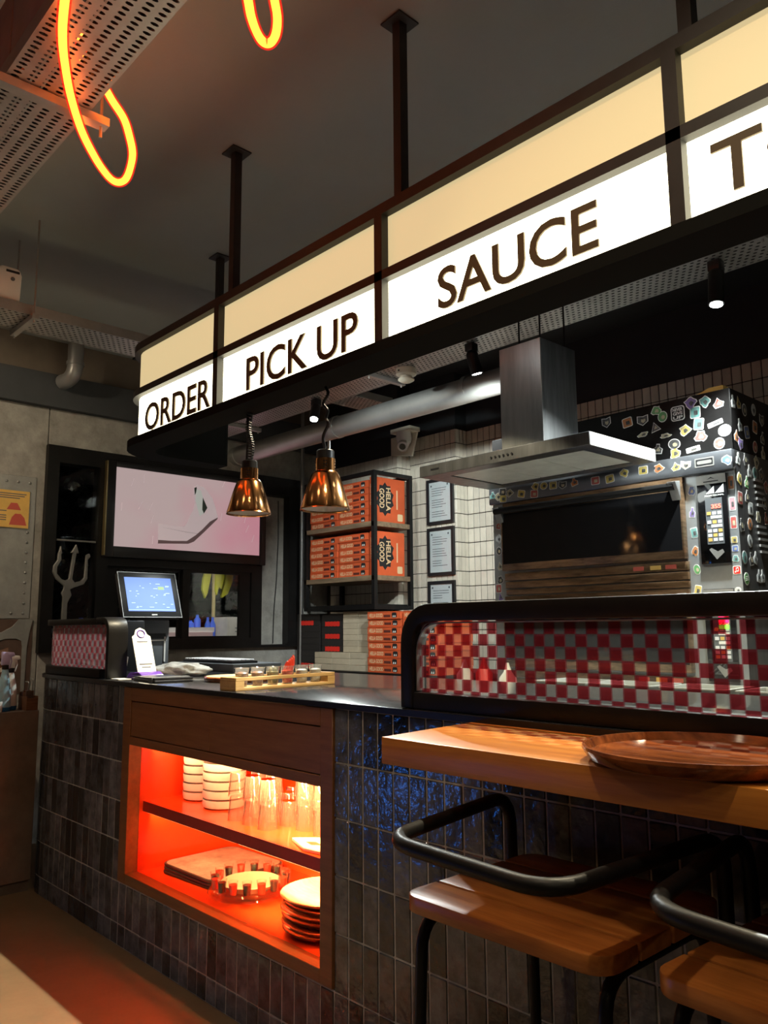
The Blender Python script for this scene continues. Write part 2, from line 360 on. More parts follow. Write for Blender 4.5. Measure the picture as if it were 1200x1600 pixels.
# stepped back wall with tiles
X0, YB0, YB1, X1, YB2 = -4.604, 4.42, 4.566, -4.105, 4.698
wb = struct('wall_back', MB().box(-5.6, X0, YB0, 4.95, 0, CZ).box(X0, X1, YB1, 4.95, 0, CZ).box(X1, 3.1, YB2, 4.95, 0, CZ), 'dark_paint')
_tm = {}
def tile_mesh(w, h, t, m, bev):
    k = (round(w, 4), round(h, 4), m)
    if k not in _tm: _tm[k] = MB().box(-w/2, w/2, 0, t, -h/2, h/2).mesh('tile', [m], bevel=bev, seg=1, smooth=False)
    return _tm[k]
def tiles(parent, cells, m_one, m_rest, t, bev, limit=300, wob=0., first=None):
    """cells: (centre, turn about z, width, height); the largest in view are objects, the rest one joined part"""
    sc = []
    for c, a, w, h in cells:
        d = in_frame(c, 30); vis = 0
        if d: vis = w*h/d/d*(1 if first is None or first(c) else .001)
        sc.append((vis, c, a, w, h))
    sc.sort(key=lambda q: -q[0]); rest = MB(); rnd = random.Random(3)
    for i, (vis, c, a, w, h) in enumerate(sc):
        off = Vector(c) + Vector((math.sin(a), -math.cos(a), 0))*rnd.uniform(0, wob)
        mw_ = Matrix.Translation(off) @ Matrix.Rotation(a + rnd.uniform(-1, 1)*wob*6, 4, 'Z') @ Matrix.Rotation(rnd.uniform(-1, 1)*wob*5, 4, 'X')
        if vis > 0 and i < limit:
            o = bpy.data.objects.new('tile', tile_mesh(w, h, t, m_one, bev)); COL.objects.link(o); o.parent = parent
            o.matrix_local = Matrix.Translation(-ORG[parent.name]) @ mw_
        else:
            b = MB().box(-w/2, w/2, 0, t, -h/2, h/2); rest.add([mw_ @ Vector(v) for v in b.v], b.f)
    if rest.v: tag(rest.build('tile_field', m_rest, parent), kind='stuff')
def wall_cells(p0, p1, y_top, pw, ph, gap, z_bot=0.0):
    p0 = Vector(p0); p1 = Vector(p1); L_ = (p1-p0).length; t = (p1-p0)/L_; a = math.atan2(t.y, t.x); n = max(1, round(L_/pw)); w = L_/n
    out = []; z = y_top
    while z - ph > z_bot - .02:
        for i in range(n):
            c = p0 + t*(w*(i+.5)); out.append(((c.x, c.y, z-ph/2), a, w-gap, ph-gap))
        z -= ph
    return out
TW, TH, TG = .0585, .111, .0062
MB().box(-5.5, X0+.004, YB0-.004, YB0, 0, 2.745).box(X0, X0+.004, YB0, YB1, 0, 2.745).box(X0, X1+.004, YB1-.004, YB1, 0, 2.888).box(X1, X1+.004, YB1, YB2, 0, 2.888).box(X1, 1.5, YB2-.004, YB2, 0, 2.89).build('grout', 'dgrout', wb)
cells = wall_cells((-5.45, YB0-.010), (X0+.01, YB0-.010), 2.745, TW, TH, TG, .9)
cells += wall_cells((X0+.010, YB0-.006), (X0+.010, YB1-.01), 2.745, TW*.8, TH, TG, .9)
cells += wall_cells((X0+.006, YB1-.010), (X1+.01, YB1-.010), 2.888, TW, TH, TG, .9)
cells += wall_cells((X1+.010, YB1-.006), (X1+.010, YB2-.01), 2.888, TW*.8, TH, TG, .9)
cells += wall_cells((X1+.006, YB2-.010), (1.0, YB2-.010), 2.888, TW, TH, TG, .9)
def clear_of_oven(c):
    x, y, z = c
    if x > -2.3: return z > 2.62
    return not (-3.75 < x <= -2.3 and z < 2.6) and (x > -4.6 or z > 2.5)
tiles(wb, cells, 'wtile', 'wtile_stuff', .008, .0015, 300, .0006, clear_of_oven)
# ---------------------------------------------------------------- window wall fittings
XF = -5.45
win = tag(thing('window_1', None, None, (XF, 3.0, FZ0)), kind='structure')
fr = MB()
for (y0, y1, z0, z1) in ((FY0, 2.037, FZ0, FZ1), (2.322, 2.405, FZ0, FZ1), (2.037, 2.322, 2.49, FZ1), (2.037, 2.322, FZ0, 1.30), (2.405, 3.70, 2.545, FZ1), (2.405, 3.70, 1.80, 1.875),
                         (2.405, 3.70, FZ0, 1.285), (3.60, 3.70, 1.285, 1.80), (3.70, 4.09, 2.45, FZ1), (3.70, 4.09, FZ0, 1.228), (3.963, 4.09, 1.228, 2.45), (3.66, 3.70, 1.875, 2.545)):
    fr.box(XL-.06, XF, y0, y1, z0, z1)
fr.build('frame', 'black_metal', win)
for (y0, y1, x) in ((2.42, 3.06, XF-.035), (3.0, 3.595, XF-.012)):
    f = MB(); a, b, c, d = y0+.085, y1-.085 if y0 < 2.9 else y1-.10, 1.302, 1.778
    if y0 > 2.9: a = 3.058
    f.box(x-.025, x, y0, a, 1.285, 1.80).box(x-.025, x, b, y1, 1.285, 1.80).box(x-.025, x, a, b, 1.285, c).box(x-.025, x, a, b, d, 1.80)
    sash = f.build('sash', 'black_metal', win)
    MB().box(x-.016, x-.011, a, b, c, d).build('pane', 'glass', sash)
MB().box(XF-.03, XF-.024, 2.037, 2.322, 1.30, 2.49).build('pane', 'glass', win)
MB().box(XF-.02, XF-.008, 2.045, 2.315, 1.955, 1.966).build('lit_edge_strip', 'grey_metal', win)  # strip added in place of a lit edge outside the pane
MB().box(XL-.04, XL-.03, 3.70, 3.963, 1.228, 2.45).build('infill_panel', 'concrete', win)
MB().tube([(XL-.02, 3.90, 2.42), (XL-.022, 3.905, 2.1), (XL-.02, 3.89, 1.75), (XL-.022, 3.87, 1.5), (XL-.02, 3.862, 1.235)], .004, 6).build('cable', 'black_plastic', win)
tag(MB().box(XL-.018, XL-.008, 3.715, 3.775, 2.40, 2.43).build('sensor', 'white_plastic', win))
# outside in the dark: ground, hedge, a stall ledge with goods
struct('ground', MB().box(-14, -5.63, -2, 12, -.3, -.1), 'dark_paint')
hd = MB(); rnd = random.Random(5)
for i in range(9000):
    c = Vector((-9.6+rnd.uniform(-.5, .1), rnd.uniform(1, 9.5), rnd.uniform(-.1, 4.2))); s_ = rnd.uniform(.03, .07)
    a = Vector((rnd.uniform(-1, 1), rnd.uniform(-1, 1), rnd.uniform(-1, 1))).normalized(); b = a.orthogonal().normalized()
    hd.add([c-a*s_, c+b*s_*.4, c+a*s_, c-b*s_*.4], [(0, 1, 2, 3)])
tag(hd.build('hedge_foliage', 'leaf_dark'), 'dark night hedge growing outside beyond the window', 'hedge', kind='stuff')
struct('night_backdrop', MB().box(-10.6, -10.5, -3, 14, -.3, 6), 'casing')  # dark sheet added behind the hedge to blacken the night
st = thing('stall_ledge', 'outdoor counter covered with pink striped cloth beyond the sliding window', 'ledge', (-6.45, 3.6, -.1))
MB().box(-6.7, -6.2, 2.5, 3.72, 1.33, 1.37).build('top', 'print_white', st)
MB().box(-6.68, -6.19, 2.52, 3.70, .9, 1.33).build('cloth', 'pink_cloth', st)
MB().box(-6.66, -6.25, 2.54, 3.68, -.1, .9).build('base', 'dark_paint', st)
for i, (y, h, r) in enumerate(((2.62, .08, .04), (2.75, .10, .045), (3.54, .10, .03), (3.60, .06, .03), (3.665, .11, .03))):
    tag(MB().lathe([(0, 0), (r, 0), (r, h*.6), (r*.45, h*.8), (r*.4, h), (0, h)], 12, (-6.4, y, 1.372)).build('water_bottle', 'blue_plastic', smooth=True),
        'small blue bottle on the stall ledge outside the window', 'bottle', 'blue bottles outside the window')
ck = thing('carton_stand', 'cream cardboard carton with printed lines outside the sliding window', 'carton', (-6.4, 3.99, -.1))
MB().box(-6.52, -6.28, 3.90, 4.10, 1.05, 1.462).build('carton', 'paper_warm', ck)
MB().box(-6.279, -6.278, 3.98, 4.07, 1.33, 1.337).box(-6.279, -6.278, 3.98, 4.07, 1.36, 1.367).build('print', 'ink', ck)
MB().box(-6.55, -6.25, 3.895, 4.12, -.1, 1.05).build('plinth', 'dark_paint', ck)
for y in (3.80, 3.85): tag(MB().lathe([(0, 0), (.028, 0), (.028, .1), (.012, .14), (.012, .17), (0, .17)], 12, (-6.45, y, 1.292)).build('tall_bottle', 'blue_plastic', smooth=True), 'tall blue bottle between stall ledge and cream carton outside', 'bottle', 'tall blue bottles outside')
tag(MB().box(-6.52, -6.38, 3.75, 3.885, -.1, 1.29).build('bottle_crate', 'dark_paint'), 'dark crate carrying tall blue bottles outside the window', 'crate')
pa = thing('garden_parasol', 'folded yellow parasol on straw coloured pole outside the window', 'parasol', (-6.95, 4.14, -.1))
MB().tube([(-6.95, 4.16, -.1), (-6.95, 4.155, 1.5), (-6.95, 4.15, 2.2)], .018, 8).build('pole', 'straw', pa)
for (pts, xx) in ((((4.15, 2.0), (4.08, 1.97), (4.04, 1.85), (4.03, 1.74), (4.065, 1.65), (4.09, 1.70), (4.12, 1.85)), -6.97), (((4.15, 2.0), (4.30, 2.0), (4.40, 1.98), (4.38, 1.82), (4.33, 1.70), (4.26, 1.66), (4.25, 1.78), (4.2, 1.85)), -6.99),
                  (((4.15, 2.0), (4.24, 2.0), (4.25, 1.85), (4.22, 1.74), (4.19, 1.76), (4.17, 1.68), (4.15, 1.72)), -6.93)):
    MB().prism(pts, xx-.02, xx+.02, 'x').build('canopy_flap', 'yellow', pa, bevel=.008)
ol = thing('stall_fill_lamp', 'unseen round wall lamp brightening the stall outside', 'lamp', (-5.75, 3.4, 2.75))  # unseen lamp above the window that brightens the stall goods
MB().lathe([(0, 0), (.05, 0), (.06, .06), (.02, .09), (0, .09)], 14, (-5.75, 3.4, 2.70)).build('shade', 'grey_metal', ol)
MB().tube([(-5.621, 3.4, 2.77), (-5.75, 3.4, 2.785)], .012, 8).build('arm', 'grey_metal', ol)
MB().lathe([(0, -.004), (.045, -.004), (.045, 0), (0, 0)], 14, (-5.75, 3.4, 2.70)).build('bulb', glow('stall_fill_bulb', (1, .95, .9), 8), ol)
spot('stall_fill_beam', (-5.75, 3.4, 2.68), (-6.5, 3.8, 1.35), 70, 62, .5, (1, .96, .9), parent=ol)
# lightbox with the printed hand
lb = thing('lightbox', 'backlit pink panel with a pinched hand picture above the sliding window', 'lightbox', (XF, 3.0, 1.87))
MB().box(XL-.05, -5.41, 2.355, 2.424, 1.86, 2.545).box(XL-.05, -5.41, 3.648, 3.705, 1.86, 2.545).box(XL-.05, -5.41, 2.424, 3.648, 2.505, 2.545).box(XL-.05, -5.41, 2.424, 3.648, 1.86, 1.937).build('frame', 'black_plastic', lb, bevel=.004)
MB().box(-5.44, -5.405, 2.350, 2.36, 1.87, 2.54).build('edge_strip', mat('brass', (.55, .42, .2), .3, .9), lb)
pk = bpy.data.materials.new('pink_screen'); pk.use_nodes = True; N, L = pk.node_tree.nodes, pk.node_tree.links; b = N['Principled BSDF']
tc = N.new('ShaderNodeTexCoord'); sp = N.new('ShaderNodeSeparateXYZ'); L.new(tc.outputs['Object'], sp.inputs[0])
nz = N.new('ShaderNodeTexNoise'); nz.inputs['Scale'].default_value = 2.2; L.new(tc.outputs['Object'], nz.inputs['Vector'])
am = N.new('ShaderNodeMath'); am.operation = 'MULTIPLY_ADD'; am.inputs[1].default_value = .45; L.new(sp.outputs[1], am.inputs[0]); L.new(nz.outputs[0], am.inputs[2])
rp = N.new('ShaderNodeValToRGB'); rp.color_ramp.elements[0].position = .35; rp.color_ramp.elements[1].position = .95
rp.color_ramp.elements[0].color = (.58, .44, .43, 1); rp.color_ramp.elements[1].color = (.64, .28, .34, 1); L.new(am.outputs[0], rp.inputs[0])
L.new(rp.outputs[0], b.inputs['Emission Color']); b.inputs['Emission Strength'].default_value = .60; b.inputs['Base Color'].default_value = (.05, .04, .04, 1); b.inputs['Roughness'].default_value = .3
MB().box(-5.44, -5.42, 2.424, 3.648, 1.937, 2.505).build('screen', pk, lb)
HAND = [(2.762, 2.128), (2.816, 2.122), (2.894, 2.115), (2.973, 2.119), (2.994, 2.147), (3.019, 2.208), (3.045, 2.254), (3.059, 2.31), (3.044, 2.357), (3.045, 2.432), (3.072, 2.45), (3.127, 2.441), (3.162, 2.41), (3.208, 2.36), (3.232, 2.302), (3.26, 2.219), (3.255, 2.199), (3.137, 2.085), (3.057, 2.011), (3.009, 1.991), (2.762, 1.977)]
SHADE = [(2.762, 1.977), (2.764, 2.004), (2.872, 2.004), (2.998, 2.012), (3.072, 2.062), (3.125, 2.108), (3.19, 2.175), (3.26, 2.214), (3.255, 2.199), (3.137, 2.085), (3.057, 2.011), (3.009, 1.991)]
GAP = [(3.124, 2.356), (3.165, 2.28), (3.136, 2.233), (3.121, 2.261), (3.122, 2.316)]
GAP2 = [(3.048, 2.422), (3.069, 2.432), (3.068, 2.395), (3.055, 2.368)]
THUMB = [(3.067, 2.414), (3.106, 2.409), (3.124, 2.356), (3.123, 2.301), (3.133, 2.233), (3.101, 2.21), (3.077, 2.277), (3.062, 2.325), (3.063, 2.384)]
def flat(name, tone, e): return mat(name, tone, .6, emit=tone, es=e)
hm = MB().prism(HAND, -5.42, -5.4190, 'x', 0).prism([(y*1.0, z) for y, z in SHADE], -5.4190, -5.4186, 'x', 1).prism(THUMB, -5.4190, -5.4186, 'x', 2).prism(GAP, -5.4186, -5.4183, 'x', 3).prism(GAP2, -5.4190, -5.4186, 'x', 3)
for k in range(7):                                            # faint creases and tone bands of the print
    y = 2.80+.03*k; hm.prism([(y, 2.10-.004*k), (y+.16, 2.085-.002*k), (y+.16, 2.083-.002*k), (y, 2.098-.004*k)], -5.4190, -5.4187, 'x', 4)
hm.build('hand_print', [flat('hand_light', (.42, .34, .345), .7), flat('hand_shade', (.09, .055, .055), .6), flat('hand_thumb', (.36, .37, .34), .7), flat('hand_gap', (.03, .04, .03), .3), flat('hand_crease', (.34, .27, .275), .6)], lb)
lines = MB(); rnd = random.Random(2)
for i in range(34):
    y = 2.44+rnd.random()*1.18; z = 1.96+rnd.random()*.5
    if 2.75 < y < 3.28 and z < 2.46: continue
    dy = rnd.uniform(-.01, .03); h = .06
    lines.prism([(y, z), (y+.003, z), (y+.003+dy, z+h), (y+dy, z+h)], -5.42, -5.4195, 'x')
lines.build('ribbon_print', flat('ribbon_tone', (.45, .36, .37), .75), lb)
# trident leaning on the dark glass
TRI = [(1.993, 1.845), (2.008, 1.902), (2.019, 1.852), (2.013, 1.846), (2.016, 1.809), (1.991, 1.761), (1.991, 1.719), (2.022, 1.684), (2.048, 1.676), (2.071, 1.686), (2.091, 1.861), (2.076, 1.858), (2.11, 1.918), (2.129, 1.858), (2.113, 1.857), (2.092, 1.686), (2.11, 1.664), (2.152, 1.676), (2.172, 1.7), (2.175, 1.796), (2.179, 1.85), (2.199, 1.862), (2.209, 1.841), (2.192, 1.819), (2.194, 1.69), (2.169, 1.652), (2.111, 1.632), (2.082, 1.618), (2.094, 1.581), (2.078, 1.55), (2.069, 1.529), (2.071, 1.124), (2.022, 1.124), (2.037, 1.528), (2.038, 1.57), (2.027, 1.595), (2.04, 1.622), (2.042, 1.641), (1.988, 1.683), (1.965, 1.729), (1.968, 1.77), (1.992, 1.808)]
TRI = [((y if i not in (31, 32) else y), z if z > 1.2 else 0.0) for i, (y, z) in enumerate(TRI)]
tag(MB().prism(TRI, -5.30, -5.28, 'x').build('trident', 'grey_metal', bevel=.003, seg=1), 'flat grey metal trident standing in front of the dark glass pane', 'trident')
# riveted sheet, strap and poster on the concrete
XL_S = XL+.003
rs = thing('riveted_sheet', 'grey metal sheet with a row of rivets on the concrete wall', 'metal sheet', (XL, 1.2, 1.43))
MB().box(XL+.001, XL+.006, .78, 1.905, 1.43, 2.372).build('sheet', 'plate_metal', rs, bevel=.002, seg=1)
ry = MB()
for i in range(16):
    z = 1.46+i*.058; MB().lathe([(0, .0), (.009, 0), (.007, .005), (0, .007)], 8, (0, 0, 0))
rvm = MB().lathe([(.010, 0), (.0085, .004), (.004, .007), (0, .0075)], 8).mesh('rivet', ['steel'], smooth=True)
def rivet(y, z):
    o = bpy.data.objects.new('rivet', rvm); COL.objects.link(o); o.parent = rs; o.location = Vector((XL+.006, y, z)) - ORG[rs.name]; o.rotation_euler = (0, R(90), 0)
for i in range(14): rivet(1.862, 1.465+i*.0665)
for i in range(14): rivet(1.862-.075*(i+1), 1.465); rivet(1.862-.075*(i+1), 2.33)
po = thing('poster', 'yellow poster with red pictures on the riveted sheet', 'poster', (XL, 1.76, 2.02))
MB().box(XL+.0145, XL+.016, 1.56, 1.862, 2.022, 2.268).build('sheet', 'poster', po)
pm = MB()
for k, (y0, y1, z) in enumerate(((1.60, 1.84, 2.246), (1.60, 1.83, 2.232), (1.60, 1.80, 2.218), (1.59, 1.72, 2.13), (1.59, 1.72, 2.10), (1.59, 1.72, 2.085), (1.59, 1.72, 2.07))): pm.box(XL+.016, XL+.0163, y0, y1, z-.003, z+.003, 0)
pm.prism([(1.72, 2.14), (1.81, 2.14), (1.785, 2.185), (1.745, 2.185)], XL+.016, XL+.0166, 'x', 1).prism([(1.74, 2.04), (1.85, 2.04), (1.835, 2.09), (1.81, 2.115), (1.775, 2.115), (1.755, 2.09)], XL+.016, XL+.0166, 'x', 1)
pm.build('print', ['ink', 'poster_red'], po)
ar = thing('wall_cutout', 'pale sheet metal cutout with arched openings over brown board', 'wall panel', (XL, 1.5, .95))
MB().box(XL, XL+.004, .8, 1.93, .95, 1.425).build('backing_board', 'panel_brown', ar)
MB().prism([(1.93, 1.426), (1.84, 1.426), (1.80, 1.38), (1.74, 1.345), (1.66, 1.325), (1.4, 1.32), (1.4, 1.27), (1.64, 1.27), (1.70, 1.282), (1.76, 1.30), (1.83, 1.30), (1.862, 1.285), (1.868, 1.25), (1.872, .95), (1.895, .95), (1.90, 1.25), (1.915, 1.36)], XL+.004, XL+.01, 'x').build('strap', 'plate_metal', ar, bevel=.0015, seg=1)
# ================================================================ overhead
# ---- menu sign band with rounded end
SX0 = 1.25
arc = [(-3.46+.22*math.cos(R(a)), 1.885+.22*math.sin(R(a))) for a in range(270, 179, -10)]
path = [(SX0, YC)] + arc + [(-3.68, 2.20)]
sg = thing('menu_sign', 'long black framed lightbox sign reading order pick up sauce topping', 'sign', (-1.2, YC, 2.2))
def cut(path, xa, xb):                                           # stretch of the path between two x on the straight part (xb None: to the end)
    out = [(xa, YC)]
    if xb is not None: return out + [(xb, YC)]
    return out + path[1:]
BARS = [.21, -.79, -1.79, -2.775]
fr = MB()
fr.sweep(path, .025, -.075, 2.667, 2.703)          # top rail
fr.sweep(path, .025, -.03, 2.445, 2.476)           # middle rail
fr.build('rails', 'sign_metal', sg)
MB().sweep(path, .045, -.085, 2.200, 2.236).build('base_plate', 'casing', sg)
MB().sweep(path, -.060, -.078, 2.236, 2.667).build('casing', 'casing', sg)
MB().box(-3.68-.02, -3.60, 2.20, 2.215, 2.2, 2.703).build('end_plate', 'casing', sg)
for x in BARS + [SX0-.02]: MB().box(x-.018, x+.018, YC-.025, YC+.03, 2.236, 2.667).build('mullion', 'sign_metal', sg)
LIT = glow('sign_lit_lower', (1, .92, .64), 5.5); DIM = glow('sign_lit_upper', (1, .80, .42), .56)
edges = [SX0-.04] + BARS
for i in range(len(edges)):
    xa = edges[i]-(.018 if i else 0); xb = edges[i+1]+.018 if i+1 < len(edges) else None
    MB().sweep(cut(path, xa, xb), -.004, -.010, 2.476, 2.667).build('upper_panel', DIM, sg)
    lp = MB().sweep(cut(path, xa, xb), -.004, -.010, 2.236, 2.445).build('lower_panel', LIT, sg)
    body, u0, u1, z0, z1 = (('TOPPING', -.05, .0, 2.28, 2.4), ('TOPPING', -.717, .07, 2.283, 2.412), ('SAUCE', -1.553, -1.008, 2.279, 2.407), ('PICK UP', -2.580, -1.917, 2.266, 2.399), ('ORDER', -3.432, -2.850, 2.262, 2.392))[i]
    if i: text_mb(MB(), body, u0, u1, z0, z1, YC+.004, .006, '-y', bold=.012).build('lettering', mat('letter_brown', (.12, .088, .048), .6), lp)
for x, y in ((-.765, 1.70), (-1.74, 1.70), (-2.74, 1.70), (-3.635, 2.165), (.24, 1.70)):
    MB().box(x-.017, x+.017, y-.017, y+.017, 2.703, CZ-.005).build('post', 'sign_metal', sg)
    MB().box(x-.045, x+.045, y-.045, y+.045, CZ-.008, CZ-.002).build('ceiling_plate', 'sign_metal', sg)
# ---- perforated cable trays
def perf(mb, u0, u1, v0, v1, z, pu, pv, hu, hv, run):             # underside sheet with staggered slots; run 'x': u along x
    nu = int((u1-u0)/pu); nv = max(1, int((v1-v0)/pv)); pv = (v1-v0)/nv
    for j in range(nv):
        a0 = v0+j*pv; sh = (j % 2)*pu*.5
        for i in range(nu):
            c = u0+sh+i*pu+pu/2; d = a0+pv/2
            ou = [(c+pu/2, d), (c+pu/2, d+pv/2), (c, d+pv/2), (c-pu/2, d+pv/2), (c-pu/2, d), (c-pu/2, d-pv/2), (c, d-pv/2), (c+pu/2, d-pv/2)]
            q = .72
            inn = [(c+hu/2, d), (c+hu/2*q, d+hv/2*q), (c, d+hv/2), (c-hu/2*q, d+hv/2*q), (c-hu/2, d), (c-hu/2*q, d-hv/2*q), (c, d-hv/2), (c+hu/2*q, d-hv/2*q)]
            f = (lambda p: (p[0], p[1], z)) if run == 'x' else (lambda p: (p[1], p[0], z))
            mb.add([f(p) for p in ou+inn], [(k, (k+1) % 8, 8+(k+1) % 8, 8+k) for k in range(8)])
def tray(label, x0, x1, y0, y1, z, lip, run, pu, pv, hu, hv, m='galv'):
    t = thing('cable_tray', label, 'cable tray', ((x0+x1)/2, (y0+y1)/2, z))
    sh = MB()
    if run == 'x': perf(sh, x0, x1-pu*.6, y0, y1, z, pu, pv, hu, hv, 'x')
    else: perf(sh, y0, y1-pu*.6, x0, x1, z, pu, pv, hu, hv, 'y')
    sh.build('perforated_sheet', m, t)
    l = MB()
    if run == 'x': l.box(x0, x1, y0-.002, y0, z, z+lip).box(x0, x1, y1, y1+.002, z, z+lip)
    else: l.box(x0-.002, x0, y0, y1, z, z+lip).box(x1, x1+.002, y0, y1, z, z+lip)
    l.build('side_lip', m, t)
    w = (y1-y0) if run == 'x' else (x1-x0); n = int(w/.034)
    for k in range(n):                                           # unseen black cables, added in the tray to darken its slots
        q = (y0 if run == 'x' else x0)+.018+(w-.036)*k/(n-1); a, b = ((x0, q, z+.019), (x1, q, z+.019)) if run == 'x' else ((q, y0, z+.019), (q, y1, z+.019))
        MB().tube([a, b], .0145, 8).build('cable', 'black_plastic', t, smooth=True)
    return t
def hanger(t, pts, z0, z1, bar, along):
    for p in pts: MB().tube([(p[0], p[1], z0), (p[0], p[1], z1)], .005, 6).build('hanger_rod', 'galv', t)
    MB().box(*bar).build('support_bar', 'galv', t)
t1 = tray('perforated tray wrapped by a glowing neon tube under the ceiling', -4.6, -.9, .667, .922, 3.0, .05, 'x', .023, .0365, .0125, .0255)
for X in (-2.38, -1.0): hanger(t1, ((X, .60), (X, .965)), 2.93, CZ-.002, (X-.02, X+.02, .58, .985, 2.968, 2.996), 'y')
dp = thing('duct_panel', 'flat reddish duct box standing on the neon wrapped tray', 'duct', (-1.6, .69, 3.0))
MB().box(-2.36, -.9, .672, .72, 3.038, 3.30).build('section', 'duct_red', dp, bevel=.004); MB().box(-3.6, -2.372, .672, .72, 3.038, 3.30).build('section', 'duct_red', dp, bevel=.004)
t2 = tray('perforated tray carrying the kitchen spotlights above the hood', -5.3, .9, 2.965, 3.19, 2.8, .05, 'x', .030, .025, .0165, .0105)
for X in (-4.8, -3.3, -1.10, .5): hanger(t2, ((X, 2.95), (X, 3.205)), 2.76, CZ-.002, (X-.015, X+.015, 2.93, 3.225, 2.772, 2.797), 'y')
t3 = tray('perforated tray with air freshener running along the left wall', -4.14, -3.90, .3, 3.7, 2.873, .05, 'y', .030, .024, .0165, .0105)
for Y in (1.29, 2.6): hanger(t3, ((-4.16, Y), (-3.88, Y)), 2.83, CZ-.002, (-4.18, -3.86, Y-.015, Y+.015, 2.845, 2.870), 'x')
# neon flex: glowing core in a red sleeve
sl = bpy.data.materials.new('red_sleeve'); sl.use_nodes = True; N, L = sl.node_tree.nodes, sl.node_tree.links; N.remove(N['Principled BSDF'])
tr_ = N.new('ShaderNodeBsdfTransparent'); tr_.inputs[0].default_value = (1, .80, .70, 1); em = N.new('ShaderNodeEmission'); em.inputs[0].default_value = (1, .03, .015, 1); em.inputs[1].default_value = 1.1
mx = N.new('ShaderNodeMixShader'); mx.inputs[0].default_value = .42; L.new(tr_.outputs[0], mx.inputs[1]); L.new(em.outputs[0], mx.inputs[2]); L.new(mx.outputs[0], N['Material Output'].inputs[0])
CORE = glow('neon_core', (1, .20, .02), 11)
def spline(pts, n=8):
    P = [Vector(p) for p in pts]; P = [P[0]*2-P[1]] + P + [P[-1]*2-P[-2]]; out = []
    for i in range(1, len(P)-2):
        for j in range(n):
            t = j/n; a, b, c, d = P[i-1:i+3]
            out.append(.5*((2*b)+(c-a)*t+(2*a-5*b+4*c-d)*t*t+(3*b-a-3*c+d)*t**3))
    return out + [P[-2]]
def neon(label, pts):
    t = thing('neon_tube', label, 'neon light', pts[0]); p = spline(pts)
    MB().tube(p, .0115, 10).build('core', CORE, t, smooth=True)
    MB().tube(p, .017, 12).build('sleeve', sl, t, smooth=True)
neon('orange neon tube looping over the edge of the perforated tray', [(-1.95, .53, 3.27), (-1.65, .53, 3.22), (-1.5, .54, 3.08), (-1.68, .60, 2.975), (-1.906, .664, 2.95), (-2.045, .712, 2.95), (-2.165, .768, 2.95), (-2.281, .831, 2.95), (-2.416, .918, 2.95), (-2.527, 1.008, 2.95), (-2.591, 1.07, 2.95), (-2.624, 1.113, 2.95), (-2.623, 1.139, 2.95), (-2.588, 1.147, 2.95), (-2.516, 1.13, 2.95), (-2.423, 1.095, 2.952), (-2.345, 1.045, 2.96), (-2.312, 1.01, 2.985), (-2.315, .972, 3.03), (-2.32, .935, 3.08), (-2.28, .86, 3.09), (-2.15, .80, 3.07)])  # unseen first stretch is led forward to light the duct panel
neon('short orange neon loop hanging lower beside the ceiling post', [(-1.40, .86, 2.96), (-1.50, .93, 2.955), (-1.59, 1.011, 2.95), (-1.631, 1.047, 2.95), (-1.666, 1.086, 2.95), (-1.686, 1.118, 2.95), (-1.685, 1.137, 2.95), (-1.663, 1.14, 2.95), (-1.629, 1.127, 2.95), (-1.585, 1.098, 2.95), (-1.546, 1.06, 2.96), (-1.50, 1.01, 2.995), (-1.46, .96, 3.075), (-1.38, .88, 3.09)])
neon('orange neon coil around the far tray end by the left wall', [(-2.72, .60, 3.02), (-2.85, .62, 2.95), (-3.05, .68, 2.935), (-3.3, .74, 2.935), (-3.5, .72, 2.94), (-3.62, .63, 2.95), (-3.7, .60, 3.04)])
# ---- round duct, elbow, pole
du = thing('round_duct', 'long round silver duct running from wall to behind the hood chimney', 'duct', (-3.7, 3.45, 2.65))
MB().tube([(-5.48, 3.45, 2.735), (-2.46, 3.45, 2.72)], .074, 24).build('pipe', 'duct', du, smooth=True)
for x in (-5.44, -4.2, -3.0): MB().tube([(x, 3.45, 2.73), (x+.03, 3.45, 2.73)], .079, 24).build('collar', 'duct', du, smooth=True)
ep = spline([(-5.30, 2.05, CZ-.004), (-5.30, 2.05, 3.25), (-5.30, 2.05, 3.15), (-5.315, 2.045, 3.085), (-5.36, 2.035, 3.055), (-5.42, 2.025, 3.05), (XL-.015, 2.01, 3.05)])
ep = [p if p.x > -5.449 else Vector((-5.449, p.y, p.z)) for p in ep]
el = thing('elbow_pipe', 'grey elbow pipe bending from ceiling into the left wall', 'pipe', (-5.3, 2.05, 3.0))
MB().tube(ep[:-6], .052, 18).build('pipe', 'pole', el, smooth=True); MB().tube([(-5.30, 2.05, 3.14), (-5.30, 2.05, 3.165)], .058, 18).build('collar', 'pole', el, smooth=True)
# ---- air freshener on the tray
af = thing('air_freshener', 'white air freshener dispenser standing on the perforated wall tray', 'dispenser', (-3.95, 1.17, 2.925))
MB().prism([(1.12, 2.926), (1.232, 2.926), (1.236, 3.06), (1.228, 3.085), (1.21, 3.095), (1.14, 3.095), (1.118, 3.07)], -3.99, -3.915, 'x').build('body', 'white_plastic', af, bevel=.012, seg=3)
MB().box(-3.916, -3.9135, 1.16, 1.222, 3.066, 3.078).build('slot', 'black_plastic', af); MB().tube([(-3.916, 1.192, 3.035), (-3.9125, 1.192, 3.035)], .010, 12).build('button', 'grey_plastic', af)
